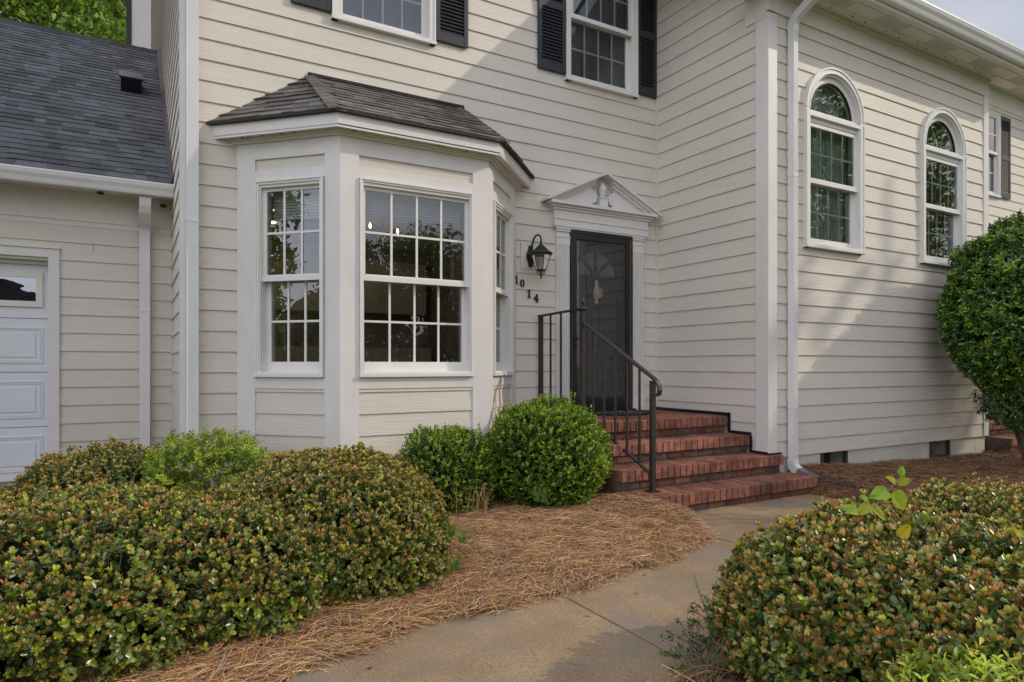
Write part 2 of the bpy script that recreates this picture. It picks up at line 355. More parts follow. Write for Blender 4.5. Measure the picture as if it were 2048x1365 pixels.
def room(fr, parent, a0, a1, z0, z1, d0, depth, m, back=None):
    mb = MB(); P = fr.p; d1 = d0-depth
    mb.quad(P(a0, z0, d1), P(a1, z0, d1), P(a1, z1, d1), P(a0, z1, d1)); mb.quad(P(a0, z0, d0), P(a0, z0, d1), P(a0, z1, d1), P(a0, z1, d0))
    mb.quad(P(a1, z0, d0), P(a1, z0, d1), P(a1, z1, d1), P(a1, z1, d0)); mb.quad(P(a0, z0, d0), P(a1, z0, d0), P(a1, z0, d1), P(a0, z0, d1))
    mb.quad(P(a0, z1, d0), P(a1, z1, d0), P(a1, z1, d1), P(a0, z1, d1))
    return mb.build('interior', m, parent)
def blind(fr, parent, a0, a1, z0, z1, d, vertical=False, n=10):
    mb = MB()
    if vertical:
        wv = (a1-a0)/n
        for i in range(n):
            x = a0+wv*i; mb.quad(fr.p(x+.01, z0, d), fr.p(x+wv*.72, z0, d-.04), fr.p(x+wv*.72, z1, d-.04), fr.p(x+.01, z1, d))
    else:
        h = (z1-z0)/n
        for i in range(n): fr.box(mb, a0, a1, z0+h*i+h*.12, z0+h*i+h*.86, d-.025, d)
    return mb.build('blind', M['blind'], parent)
def shutter(fr, parent, a0, a1, z0, z1, rail_mid, d0=.016, label=None):
    th = .03; st = .045
    o = empty('shutter', fr.p((a0+a1)/2, z0, d0), label, None, None, parent)
    mb = MB()
    fr.box(mb, a0, a0+st, z0, z1, d0, d0+th); fr.box(mb, a1-st, a1, z0, z1, d0, d0+th)
    fr.box(mb, a0+st, a1-st, z0, z0+.10, d0, d0+th-.003); fr.box(mb, a0+st, a1-st, z1-.08, z1, d0, d0+th-.003)
    fr.box(mb, a0+st, a1-st, rail_mid-.04, rail_mid+.04, d0, d0+th-.003)
    fr.box(mb, a0+st, a1-st, z0+.1, z1-.08, d0, d0+.004)
    mb.build('frame', M['shutter'], o, bevel=.002)
    mb = MB(); P = fr.p
    for (p, q) in ((z0+.10, rail_mid-.04), (rail_mid+.04, z1-.08)):
        n = int((q-p)/.036); h = (q-p)/n
        for i in range(n):
            z = p+h*i; A, B = a0+st-.003, a1-st+.003
            mb.hexa([P(A, z, d0+.024), P(B, z, d0+.024), P(B, z+.004, d0+.026), P(A, z+.004, d0+.026), P(A, z+h*.8, d0+.006), P(B, z+h*.8, d0+.006), P(B, z+h*.8+.004, d0+.008), P(A, z+h*.8+.004, d0+.008)])
    mb.build('louvres', M['shutter'], o)
    return o

# =================================================================== HOUSE
house = empty('house', (5.2, 7.5, GROUND), 'two storey house with cream lap siding, white trim and black shutters', 'house')

# arched window definitions (outer casing)
AW = [(6.165, 7.185), (8.380, 9.385)]
ZS = 2.735; AZ0 = 1.255
def arch_hole(a, b):
    c = (a+b)/2; r = (b-a)/2-.045
    def h(z):
        if z < AZ0+.03 or z > ZS+r: return None
        if z <= ZS: return (c-r, c+r)
        x = math.sqrt(max(0, r*r-(z-ZS)**2)); return (c-x, c+x)
    h.brk = (AZ0+.03,); return h
W1 = (1.603, 2.643, 3.225, 4.80); W2 = (4.236, 5.281, 3.225, 4.80)
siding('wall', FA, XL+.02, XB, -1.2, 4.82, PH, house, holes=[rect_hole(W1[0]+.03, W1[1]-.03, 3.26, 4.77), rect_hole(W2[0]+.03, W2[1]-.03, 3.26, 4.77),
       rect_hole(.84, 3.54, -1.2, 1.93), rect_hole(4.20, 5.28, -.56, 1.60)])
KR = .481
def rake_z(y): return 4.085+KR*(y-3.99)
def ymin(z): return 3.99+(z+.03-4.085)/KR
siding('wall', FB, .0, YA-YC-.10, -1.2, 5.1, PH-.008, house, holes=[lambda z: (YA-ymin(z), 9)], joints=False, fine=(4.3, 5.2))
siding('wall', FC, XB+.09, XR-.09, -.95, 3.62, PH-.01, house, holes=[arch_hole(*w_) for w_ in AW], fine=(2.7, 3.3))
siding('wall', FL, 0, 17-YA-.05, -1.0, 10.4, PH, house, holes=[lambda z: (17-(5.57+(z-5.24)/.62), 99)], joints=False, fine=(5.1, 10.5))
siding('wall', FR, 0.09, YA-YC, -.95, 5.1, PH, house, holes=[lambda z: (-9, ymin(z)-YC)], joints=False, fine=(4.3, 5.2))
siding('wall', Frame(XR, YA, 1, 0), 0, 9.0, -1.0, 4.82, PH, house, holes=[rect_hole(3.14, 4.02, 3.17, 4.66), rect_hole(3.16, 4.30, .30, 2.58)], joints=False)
mb = MB(); FA.box(mb, XL, 19, 4.82, 5.16, -.02, .02); mb.build('frieze', M['cream_trim'], house)

# foundation under the wing and its crawl space vents
mb = MB()
VENTS = [(6.50, 6.93), (8.65, 9.07)]
M['void'] = mat('crawl_space_shade', (.01, .01, .01), .9, .1)  # near-black slab behind each vent, stands in for the unlit space
xs = [XB-.0]+[q for v_ in VENTS for q in v_]+[XR-.02]
for i in range(0, len(xs), 2): FC.box(mb, xs[i], xs[i+1], -1.6, -.953, -.25, -.012)
for v_ in VENTS: FC.box(mb, v_[0], v_[1], -1.6, -1.165, -.25, -.012); None
FR.box(mb, .01, 1.65, -1.6, -.953, -.25, -.014)
mb.build('foundation', M['found'], house)
for v_ in VENTS:
    mb = MB(); FC.box(mb, v_[0]-.01, v_[1]+.01, -1.17, -.945, -.27, -.20); mb.build('vent_shade_slab', M['void'], house)
    vt = empty('foundation_vent', FC.p(v_[0], -1.15, 0), None, None, None, house)
    mb = MB(); FC.ring(mb, v_[0]-.015, v_[1]+.015, -1.18, -.925, .035, -.03, .008, wb=.04); mb.build('frame', M['pipe'], vt)
    mb = MB()
    for i in range(17): x = v_[0]+.02+i*(v_[1]-v_[0]-.04)/16; FC.box(mb, x-.0012, x+.0012, -1.14, -.96, -.02, -.018)
    for i in range(9): z = -1.135+i*.0215; FC.box(mb, v_[0]+.02, v_[1]-.02, z-.0012, z+.0012, -.0175, -.0155)
    mb.build('wire_mesh', M['pipe'], vt)

# corner boards, friezes
mb = MB()
FC.box(mb, XB-.022, XB+.115, -.93, 3.60, -.004, .026)
FB.box(mb, YA-YC-.135, YA-YC+.0, -1.0, 3.60, .001, .022)
mb.build('corner_board', M['trim'], house, bevel=.003)
mb = MB(); FC.box(mb, XR-.10, XR+.022, -.95, 3.64, -.004, .024); FR.box(mb, .0, .12, -.95, 3.64, .001, .022)
mb.build('corner_board', M['trim'], house, bevel=.003)
mb = MB(); FC.box(mb, XB-.022, XR+.02, 3.62, 3.83, -.01, .030)
FB.box(mb, YA-YC-.26, YA-YC, 3.56, 3.83, .001, .026)
FC.box(mb, XB-.01, XR, 3.795, 3.83, .03, .055)
mb.build('frieze', M['cream_trim'], house)
mb = MB(); FA.box(mb, XB-.03, XB-.001, -.5, 4.9, .0, .030); mb.build('corner_board', M['siding'], house)
mb = MB(); FL.box(mb, 17-YA-.12, 17-YA+.0, -1.2, 5.0, .0, .02); FA.box(mb, XL-.02, XL+.1, -1.2, 5.0, -.01, .022); mb.build('corner_board', M['trim'], house)
mb = MB(); mb.box(-.03, XL-.001, 17.0, 17.4, 0, 9.6); mb.build('corner_board', M['trim'], house)
mb = MB(); mb.box(-.13, -.031, 16.98, 17.1, 0, 9); mb.build('downspout', M['black'], house)

# wing eave: soffit with a perforated strip, fascia, gutter
xe0, xe1 = XB-.50, XR+.55
ys, yg = YC-.41, YC-.53
mb = MB(); mb.box(xe0, xe1, ys, YC-.02, 3.832, 3.85)
mb.box(xe0, xe1, ys+.24, ys+.248, 3.826, 3.833); mb.box(xe0, xe1, ys+.08, ys+.088, 3.826, 3.833)
mb.box(xe0, XB-.001, YC-.02, YC+.25, 3.832, 3.85)
mb.build('soffit', M['cream_trim'], house)
for p_ in range(int((xe1-xe0)/.028)//36+1):
    mb = MB()
    for i in range(36*p_, 36*p_+18):
        for j in range(5):
            x = xe0+.01+i*.028; y = ys+.105+j*.026
            if x < xe1-.02: mb.box(x, x+.010, y, y+.012, 3.8295, 3.8312)
    if mb.v: mb.build('soffit_vent', M['indoor'], house)
def gutter(name, parent, x0, x1, y0, zb, h=.125, wd=.12, m=None):
    """K-style gutter along x, back at y0, towards -y"""
    prof = [(0, 0), (-.062, 0), (-.070, .012), (-.085, .045), (-.108, .075), (-.116, .098), (-.120, .104), (-.120, h), (-.108, h), (-.108, h-.01), (-.10, .085), (-.06, .02), (-.008, .02), (-.008, h), (0, h)]
    mb = MB(); mb.prism([(x0, y0+a*wd/.12, zb+b) for a, b in prof], (x1-x0, 0, 0)); return mb.build(name, m or M['metal_white'], parent)
mb = MB(); mb.box(xe0, xe1, ys-.02, ys, 3.815, 4.00); mb.build('fascia', M['metal_white'], house)
gutter('gutter', house, xe0, xe1, ys-.021, 3.85)
# rake soffit and board at the wing's right and left ends
for (a, b) in ((XR+.001, xe1), (xe0, XB-.001)):
    for (y0, y1) in ((YC-.02, YA+.3),):
        mb = MB(); mb.prism([(a, y0, rake_z(y0)-.235), (b, y0, rake_z(y0)-.235), (b, y1, rake_z(y1)-.235), (a, y1, rake_z(y1)-.235)], (0, 0, .015)); mb.build('soffit', M['cream_trim'], house)
for (a, b) in ((xe1, xe1+.02), (xe0-.02, xe0)):
    mb = MB()
    y0, y1 = ys-.02, YA+.3
    mb.prism([(a, y0, rake_z(y0)-.25), (a, y1, rake_z(y1)-.25), (a, y1, rake_z(y1)-.02), (a, y0, rake_z(y0)-.02)], (b-a, 0, 0)); mb.build('rake_board', M['metal_white'], house)
mb = MB()
y0, y1 = YC-.30, 9.3
mb.prism([(xe0-.05, y0, rake_z(y0)-.02), (xe0-.05, y1, rake_z(y1)-.02), (xe0-.05, y1, rake_z(y1)+.012), (xe0-.05, y0, rake_z(y0)+.012)], (xe1-xe0+.10, 0, 0), (.07, .07, .075))
y0, y1 = YA-.62, 15.0
mb.prism([(XL-.35, y0, 5.30), (XL-.35, y1, 5.30+.62*(y1-y0)), (XL-.35, y1, 5.34+.62*(y1-y0)), (XL-.35, y0, 5.34)], (5.05-XL+.35, 0, 0), (.07, .07, .075))
mb.prism([(XR+.6, y0, 5.30), (XR+.6, y1, 5.30+.62*(y1-y0)), (XR+.6, y1, 5.34+.62*(y1-y0)), (XR+.6, y0, 5.34)], (9, 0, 0), (.07, .07, .075))
z1_ = 5.30+.62*(y1-y0)
mb.prism([(XL-.35, y1, z1_), (XL-.35, 24.5, z1_-.62*9.5), (XL-.35, 24.5, z1_-.62*9.5+.04), (XL-.35, y1, z1_+.04)], (19.2, 0, 0), (.07, .07, .075))
mb.build('roof', M['shingle'], house)
mb = MB()
for (a, b) in ((XL-.35, 5.05), (XR+.6, 19.6)):
    mb = MB(); mb.box(a, b, YA-.52, YA-.02, 5.16, 5.18); mb.box(a, b, YA-.54, YA-.52, 5.14, 5.34); mb.build('soffit', M['cream_trim'], house)
gutter('gutter', house, XL-.35, 5.0, YA-.541, 5.17); gutter('gutter', house, XR+.62, 19.6, YA-.541, 5.17)
# back and far walls so that the house stays closed from other sides
mb = MB(); mb.box(XL, 19, 23.8, 24, -1.3, 5.3); mb.box(18.9, 19.1, YA, 24, -1.3, 5.3); mb.box(XL, XL+.1, 17.4, 24, -1.3, 5.3); mb.build('wall', M['siding'], house)

# downspouts
def spout(mb, x0, x1, y0, y1, z0, z1, axis='y'):
    """fluted rectangular downspout; flutes on the face towards -y and on -x side"""
    n = 5; wv = (x1-x0)/(2*n+1)
    mb.box(x0+.003, x1-.003, y0+.004, y1, z0, z1)
    for i in range(n+1):
        a = x0+2*i*wv; mb.box(a, a+wv, y0, y0+.0041, z0, z1)
    m_ = 3; wy = (y1-y0-.006)/(2*m_+1)
    for i in range(m_+1):
        a = y0+.005+2*i*wy; mb.box(x0, x0+.0031, a, a+wy, z0, z1)
ds = empty('downspout', (5.95, YC-.05, -1.0), 'fluted downspout at the wing corner curving out to the gutter', None, None, house)
dx0, dx1, dy0, dy1 = 5.892, 5.956, YC-.105, YC-.028
mb = MB(); spout(mb, dx0, dx1, dy0, dy1, -1.02, 3.50); mb.build('pipe', M['metal_white'], ds)
def bend(mb, pts, hw, hd, sidev):
    """rectangular tube along pts; sidev = width direction"""
    pts = [Vector(p) for p in pts]; s_ = Vector(sidev).normalized(); i0 = len(mb.v); n = len(pts)
    for k, p in enumerate(pts):
        t = (pts[min(k+1, n-1)]-pts[max(k-1, 0)]).normalized(); u = t.cross(s_).normalized(); q = 1+(.05 if k % 2 else 0)
        for (a, b) in ((-1, -1), (1, -1), (1, 1), (-1, 1)): mb.v.append(tuple(p+s_*a*hw*q+u*b*hd*q)); mb.c.append(None)
    for k in range(n-1):
        for j in range(4): a = i0+4*k+j; b = i0+4*k+(j+1) % 4; mb.f.append((a, b, b+4, a+4))
    mb.f.append((i0+3, i0+2, i0+1, i0)); mb.f.append((i0+4*n-4, i0+4*n-3, i0+4*n-2, i0+4*n-1))
cxd, cyd = (dx0+dx1)/2, (dy0+dy1)/2
arc = [(cxd, cyd, 3.46)]
for i in range(1, 10):
    a = i/9*R(62); arc.append((cxd, cyd-.13*(1-math.cos(a)), 3.49+.13*math.sin(a)))
e_ = Vector(arc[-1]); arc += [tuple(e_+Vector((0, -.883, .469))*q) for q in (.06, .12, .22, .30)]
e_ = Vector(arc[-1]); arc += [tuple(e_+Vector((0, -.02*i, .035*i))) for i in range(1, 5)]
mb = MB(); bend(mb, arc, .034, .040, (1, 0, 0)); mb.build('elbow', M['metal_white'], ds)
arc = [(cxd, cyd, -.98)]
for i in range(1, 8):
    a = i/7*R(70); arc.append((cxd+.02*(1-math.cos(a)), cyd-.10*(1-math.cos(a)), -1.0-.10*math.sin(a)))
mb = MB(); bend(mb, arc, .036, .043, (1, 0, 0)); mb.build('elbow', M['metal_white'], ds)
# left corner downspout of the main block
ds2 = empty('downspout', (.40, YA-.05, -1.1), 'tall fluted downspout on the left corner of the main wall', None, None, house)
mb = MB(); spout(mb, .385, .475, YA-.105, YA-.028, -1.15, 5.2); mb.build('pipe', M['metal_white'], ds2)
# far downspout on the recessed wall
ds3 = empty('downspout', (15.4, YA-.05, -1.1), 'far downspout at the right edge of the recessed wall', None, None, house)
mb = MB(); spout(mb, 15.40, 15.50, YA-.105, YA-.028, -1.15, 5.15); mb.build('pipe', M['metal_white'], ds3)

# upper windows and shutters
for (wn, lab) in ((W1, 'upstairs window above the bay, cut by the top of the photo'), (W2, 'upstairs window above the front door')):
    a0, a1, z0, z1 = wn; wd = a1-a0
    win = hung_window(FA, house, lab, a0, a1, z0, z1, 3.985, (a0+.115, a1-.115, 3.335, 4.68), 4, .062, .045, .005, -.045, gm='glass')
    rm = room(FA, win, a0+.05, a1-.05, z0+.03, z1-.05, -.07, .9, M['indoor'])
    mb = MB(); n = 14
    for i in range(n):
        x = a0+.06+(wd-.12)*i/n; x2 = a0+.06+(wd-.12)*(i+1)/n; dq = -.12-(.03 if i % 2 else 0); dq2 = -.12-(0 if i % 2 else .03)
        mb.quad(FA.p(x, z0+.05, dq), FA.p(x2, z0+.05, dq2), FA.p(x2, z1-.05, dq2), FA.p(x, z1-.05, dq))
    mb.build('curtain', M['curtain'], win)
shutter(FA, house, 1.235, 1.600, 3.285, 4.77, 4.02, label='black shutter left of the window above the bay')
shutter(FA, house, 2.648, 3.008, 3.285, 4.77, 4.02, label='sunlit black shutter right of the window above the bay')
shutter(FA, house, 3.870, 4.232, 3.285, 4.77, 4.02, label='black shutter left of the window above the door')
shutter(FA, house, 5.285, 5.585, 3.285, 4.77, 4.02, label='black shutter squeezed into the inside corner')

# arched windows
for k, (a0, a1) in enumerate(AW):
    c = (a0+a1)/2; ro = (a1-a0)/2; cw = .066; ri = ro-cw; N = 28
    lab = ('arched window nearer the wing corner, tall with a half round light', 'arched window farther right with pale vertical blinds')[k]
    win = hung_window(FC, house, lab, a0, a1, AZ0, ZS-.03, 1.985, (a0+.125, a1-.125, 1.375, ZS-.17), 4, cw, .05, -.004, -.045, gm='glass_arch', top=False, arch=True, rows=2)
    # arch casing, stepped
    mb = MB()
    def arcband(mb, r0, r1, d0, d1, zc=ZS, cc=None):
        cc = c if cc is None else cc
        for i in range(N):
            t0, t1 = math.pi*i/N, math.pi*(i+1)/N; P = FC.p
            q = lambda r, t, d: P(cc+r*math.cos(t), zc+r*math.sin(t), d)
            mb.hexa([q(r0, t1, d1), q(r0, t0, d1), q(r0, t0, d0), q(r0, t1, d0), q(r1, t1, d1), q(r1, t0, d1), q(r1, t0, d0), q(r1, t1, d0)])
    arcband(mb, ri, ro-.001, -.02, .05); arcband(mb, ro-.018, ro, .05, .06); arcband(mb, ri, ri+.012, .05, .056)
    for (p, q) in ((a0, a0+cw), (a1-cw, a1)): FC.box(mb, p, q, ZS-.031, ZS, -.02, .05)
    mb.build('casing', M['vinyl'], win)
    mb = MB(); arcband(mb, ri-.075, ri+.001, -.07, -.006); arcband(mb, ri-.018, ri+.001, -.07, .03)
    FC.box(mb, a0+cw, a1-cw, ZS-.075, ZS-.035, -.07, .05); FC.box(mb, a0+cw, a1-cw, ZS-.035, ZS-.001, -.07, .020); FC.box(mb, a0+cw, a1-cw, ZS-.125, ZS-.076, -.07, .012)
    mb.build('transom_frame', M['vinyl'], win)
    mb = MB(); arcband(mb, ri-.088, ri-.075, -.03, -.010); FC.box(mb, c-ri+.08, c+ri-.08, ZS, ZS+.006, -.03, -.012); mb.build('gasket', M['black'], win)
    mb = MB(); rg = ri-.08; mb.poly([FC.p(c+rg*math.cos(math.pi*i/N), ZS+.001+rg*math.sin(math.pi*i/N), -.02) for i in range(N+1)]); mb.build('pane', M['glass_arch'], win)
    # radial bars, faint behind the glass
    mb = MB(); P = FC.p
    for t in (R(60), R(120)) if k else ():
        d_ = Vector((math.cos(t), 0, math.sin(t))); n_ = Vector((-math.sin(t), 0, math.cos(t)))*.008; b_ = P(c, ZS, -.03)
        mb.quad(b_-n_, b_+n_, b_+d_*rg+n_, b_+d_*rg-n_)
    if k: mb.build('muntin', M['vinyl'], win)
    room(FC, win, a0+.05, a1-.05, AZ0+.03, ZS+ro, -.09, 1.0, M['indoor'])
    mb = MB(); n_ = 26
    for i in range(n_):
        x = a0+.06+(a1-a0-.12)*i/n_; x2 = a0+.06+(a1-a0-.12)*(i+1)/n_; q1, q2 = (-.15, -.135) if i % 2 else (-.135, -.15)
        mb.quad(FC.p(x, AZ0+.05, q1), FC.p(x2, AZ0+.05, q2), FC.p(x2, ZS+.45, q2), FC.p(x, ZS+.45, q1))
    if not k: mb.build('lift_sheer', M['milky_lift'], win)
    if k: blind(FC, win, a0+.08, a1-.08, AZ0+.1, ZS+.3, -.13, True, 11)

# window and shutter on the recessed wall at far right
FD = Frame(XR, YA, 1, 0)
win = hung_window(FD, house, 'narrow window just past the wing on the recessed wall', 3.08, 4.065, 3.13, 4.70, 3.95, (3.16, 3.985, 3.24, 4.60), 1, .045, .04, .0, -.03, stile=.03)
room(FD, win, 3.12, 4.04, 3.18, 4.66, -.08, .7, M['curtain'])
win = hung_window(FD, house, 'lower window on the recessed wall mostly behind the clipped shrub', 3.08, 4.34, .25, 2.62, 1.5, (3.19, 4.23, .40, 2.49), 4, .06, .04, .0, -.04)
room(FD, win, 3.12, 4.30, .28, 2.58, -.08, .7, M['indoor'])
shutter(FD, house, 4.075, 4.46, 3.15, 4.68, 3.9, label='black shutter on the recessed wall past the wing')
# ------------------------------------------------------------------ bay window
bay = empty('bay_window', (2.19, YB_, -1.15), 'three sided bay window with white corner boards and a hipped shingle roof', None, None, house)
LF, LC = .99, 1.382
def bay_side(fr, L, c0, c1, ext):
    mb = MB(); e = .022*.414
    fr.box(mb, (-e if ext[0] else 0), c0, -1.25, 1.955, -.02, .022); mb.build('corner_board', M['trim'], bay, bevel=.002); mb = MB(); fr.box(mb, c1, L+(e if ext[1] else 0), -1.25, 1.955, -.02, .022)
    mb.build('corner_board', M['trim'], bay, bevel=.002)
    mb = MB()
    fr.box(mb, c0, c1, 1.775, 1.955, -.02, .020); mb.build('frieze', M['trim'], bay)
    mb = MB(); fr.box(mb, c0, c1, 1.585, 1.678, -.02, .0205); mb.build('head_board', M['trim'], bay)
    mb = MB(); fr.box(mb, c0, c1, -.20, -.10, -.02, .0205); mb.build('apron_board', M['trim'], bay)
    mb = MB(); fr.box(mb, c0, c1, 1.678, 1.775, -.02, .002); mb.build('panel', M['siding'], bay)
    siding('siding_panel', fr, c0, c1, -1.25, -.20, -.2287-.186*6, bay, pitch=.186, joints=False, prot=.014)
bay_side(F1, LF, .182, .857, (0, 1)); bay_side(F2.__class__(1.499, YB_, 1, 0), LC, .156, 1.226, (1, 1)); bay_side(F3, LF, .133, .808, (1, 0))
FCc = Frame(1.499, YB_, 1, 0)
wl = hung_window(F1, house, 'left angled bay window with three columns of panes', .190, .850, -.10, 1.587, .755, (.272, .785, .03, 1.50), 3, .035, .034, -.03, -.085, stile=.04)
wc = hung_window(FCc, house, 'wide middle bay window with four columns of panes', .158, 1.222, -.10, 1.587, .755, (.220, 1.162, .03, 1.50), 4, .032, .034, -.03, -.085, stile=.04)
wr = hung_window(F3, house, 'right angled bay window seen edge on beside the numbers', .140, .800, -.10, 1.587, .755, (.208, .720, .03, 1.50), 3, .035, .034, -.03, -.085, stile=.04)
blind(F1, wl, .24, .82, 1.28, 1.56, -.16, n=11); blind(FCc, wc, .19, 1.19, 1.28, 1.56, -.16, n=11); blind(F3, wr, .17, .77, 1.28, 1.56, -.16, n=11)
mb = MB(); q = FCc.p(.69+.01, .80, -.10); mb.box(q.x-.012, q.x+.012, q.y, q.y+.01, .775, .82); mb.lathe(q.x, q.y, [(.010, .82), (.013, .83), (.009, .85), (.012, .86), (.004, .866)], 8); mb.build('sash_lock', M['brass'], wc)
mb = MB()
for (x, z) in ((1.08, .66), (1.10, .52)): q = FCc.p(x, z, -.14); mb.tube([q+Vector((0, 0, .03)), q], [.004, .009], 8); mb.tube([q+Vector((0, 0, .03)), q+Vector((0, 0, 1.45-z))], .0015, 4)
q = F1.p(.36, 0, -.14)
mb.tube([q+Vector((0, 0, 1.4)), q+Vector((0, 0, .1))], .0018, 4)
mb.build('blind_cord', M['blind'], wc)
# bay interior room
mb = MB()
flo = [(.99, 6.22), (1.56, 5.66), (2.82, 5.66), (3.39, 6.22), (4.0, 6.4), (4.0, 9.6), (.45, 9.6), (.45, 6.4)]
mb.poly([(x, y, -.55) for x, y in flo]); mb.poly([(x, y, 1.72) for x, y in flo]); mb.quad((.45, 9.6, -.55), (4.0, 9.6, -.55), (4.0, 9.6, 1.72), (.45, 9.6, 1.72))
mb.quad((.45, 6.25, -.55), (.45, 9.6, -.55), (.45, 9.6, 1.72), (.45, 6.25, 1.72)); mb.quad((4.0, 6.25, -.55), (4.0, 9.6, -.55), (4.0, 9.6, 1.72), (4.0, 6.25, 1.72))
mb.quad((.45, 6.4, -.55), (.99, 6.24, -.55), (.99, 6.24, 1.72), (.45, 6.4, 1.72)); mb.quad((3.39, 6.24, -.55), (4., 6.4, -.55), (4., 6.4, 1.72), (3.39, 6.24, 1.72))
mb.build('interior', M['indoor'], bay)
mb = MB()   # knee wall and head behind the sashes
for (a, b) in (((.93, 6.24), (1.57, 5.60)), ((1.57, 5.60), (2.81, 5.60)), ((2.81, 5.60), (3.45, 6.24))):
    for (z0, z1) in ((-1.2, -.06), (1.56, 1.94)): mb.quad((a[0], a[1], z0), (b[0], b[1], z0), (b[0], b[1], z1), (a[0], a[1], z1))
mb.build('interior_sill', M['indoor_wall'], bay)
mb = MB(); mb.box(1.2, 3.2, 7.2, 7.9, -.02, .02); mb.box(1.3, 1.36, 7.25, 7.31, -.55, -.02); mb.box(3.1, 3.16, 7.25, 7.31, -.55, -.02)
mb.box(.6, 3.8, 9.0, 9.5, -.55, .25); mb.box(.6, 3.8, 9.2, 9.5, .75, 1.5)
mb.build('interior_furniture', M['indoor_wall'], bay)
for (x, y) in ((1.416, 7.63), (1.42, 8.30)):
    mb = MB(); mb.lathe(x, y, [(.075, 1.708), (.075, 1.716)], 16); mb.build('ceiling_light', M['downlight'], bay)
for (x, y, z) in ((2.35, 7.35, 1.60), (2.68, 7.35, 1.57)):
    mb = MB(); mb.lathe(x, y, [(.004, z-.035), (.014, z-.02), (.012, z+.01), (.004, z+.03)], 8); mb.build('chandelier_bulb', M['bulb'], bay, smooth=True)
ld = bpy.data.lights.new('chandelier_lamp', 'POINT'); ld.energy = 18; ld.color = (1, .80, .58); ld.shadow_soft_size = .12; lo = bpy.data.objects.new('chandelier_lamp', ld); C.objects.link(lo); lo.location = (2.5, 7.35, 1.30); lo.parent = bay; lo.matrix_parent_inverse = parent_inv(bay)
mb = MB(); mb.tube([(2.5, 7.35, 1.72), (2.5, 7.35, 1.5)], .006, 6)
for t in range(5):
    a = t*1.256; mb.tube([(2.5, 7.35, 1.5), (2.5+.09*math.cos(a), 7.35+.09*math.sin(a), 1.45), (2.5+.17*math.cos(a), 7.35+.17*math.sin(a), 1.51), (2.5+.17*math.cos(a), 7.35+.17*math.sin(a), 1.55)], .006, 6)
mb.build('chandelier', M['bronze'], bay)
# soffit, fascia, roof of the bay
def off_poly(o):
    t = .4142*o
    return [(.799-1.4142*o, YA-.003), (1.499-t, YB_-o), (2.881+t, YB_-o), (3.581+1.4142*o, YA-.003)]
OF = .150; OS = .185; ZF = 1.94
inner = off_poly(-.03); outer = off_poly(OF)
mb = MB(); mb.prism([(x, y, 1.955) for x, y in outer]+[(x, y, 1.955) for x, y in inner[::-1]], (0, 0, .01)); mb.build('soffit', M['cream_trim'], bay)
mb = MB()
for (o0, o1, z0, z1) in ((.022, .05, 1.915, 1.955), (.05, .075, 1.935, 1.955)):
    A_, B_ = off_poly(o0), off_poly(o1)
    for i in range(3):
        mb.hexa([(*A_[i], z0), (*A_[i+1], z0), (*B_[i+1], z0), (*B_[i], z0), (*A_[i], z1), (*A_[i+1], z1), (*B_[i+1], z1), (*B_[i], z1)])
mb.build('moulding', M['cream_trim'], bay)
mb = MB(); A_, B_ = off_poly(OF-.02), off_poly(OF)
for i in range(3): mb.hexa([(*A_[i], ZF), (*A_[i+1], ZF), (*B_[i+1], ZF), (*B_[i], ZF), (*A_[i], ZF+.14), (*A_[i+1], ZF+.14), (*B_[i+1], ZF+.14), (*B_[i], ZF+.14)])
mb.build('fascia', M['trim'], bay)
TOP = [(1.43, YA-.004, 2.66), (2.93, YA-.004, 2.66)]
E_ = off_poly(OS); EZ = ZF+.13
def shingle_plane(mb, e0, e1, t0, t1, n, tabw, palette, th=.010, lift=.012, rnd=random.Random(3), wav=0.0):
    """courses between eave edge e0-e1 and top edge t0-t1"""
    e0, e1, t0, t1 = map(Vector, (e0, e1, t0, t1)); nrm = (e1-e0).cross(((t0+t1)/2-(e0+e1)/2)).normalized()
    if nrm.z < 0: nrm = -nrm
    sub = nrm*.002
    mb.quad(e0-sub, e1-sub, t1-sub, t0-sub, palette[0])
    for i in range(n):
        f0, f1 = i/n, min(1, (i+1.12)/n)
        a0, a1 = e0.lerp(t0, f0), e1.lerp(t1, f0); b0, b1 = e0.lerp(t0, f1), e1.lerp(t1, f1)
        L = (a1-a0).length; u = -rnd.uniform(0, tabw)
        d = (a1-a0).normalized() if L > 1e-6 else Vector((1, 0, 0))
        while u < L:
            w_ = tabw*rnd.uniform(.5, 1.5); p, q = max(0, u), min(L, u+w_)
            if q-p > .01:
                base = random.Random(int(rnd.random()*1e6)).choice(palette); k_ = rnd.uniform(.8, 1.2); col = tuple(c_*k_ for c_ in base)
                hh = lift*rnd.uniform(.6, 1.25); drop = rnd.uniform(-.1, .1)*(e0.lerp(t0, 1/n)-e0).length*(.6 if i else .15)
                upv = (b0-a0).normalized()
                fa, fb = p/L, q/L
                P0 = a0+d*p+upv*drop; P1 = a0+d*q+upv*drop
                Q0 = b0.lerp(b1, fa); Q1 = b0.lerp(b1, fb)
                wv = nrm*(wav*math.sin(i*1.9+p*4.0)) if wav else Vector()
                mb.quad(P0+nrm*hh+wv, P1+nrm*hh+wv, Q1+nrm*.001, Q0+nrm*.001, col)
                mb.quad(P0-nrm*.001, P1-nrm*.001, P1+nrm*hh+wv, P0+nrm*hh+wv, tuple(c_*.8 for c_ in col))
                mb.quad(P0-nrm*.001, P0+nrm*hh+wv, Q0+nrm*.001, Q0, col); mb.quad(P1-nrm*.001, P1+nrm*hh+wv, Q1+nrm*.001, Q1, col)
            u += w_
pal_b = [(.150, .135, .124), (.135, .122, .113), (.165, .149, .136), (.125, .115, .108), (.148, .134, .124)]
mb = MB()
ez = [(x, y, EZ) for x, y in E_]
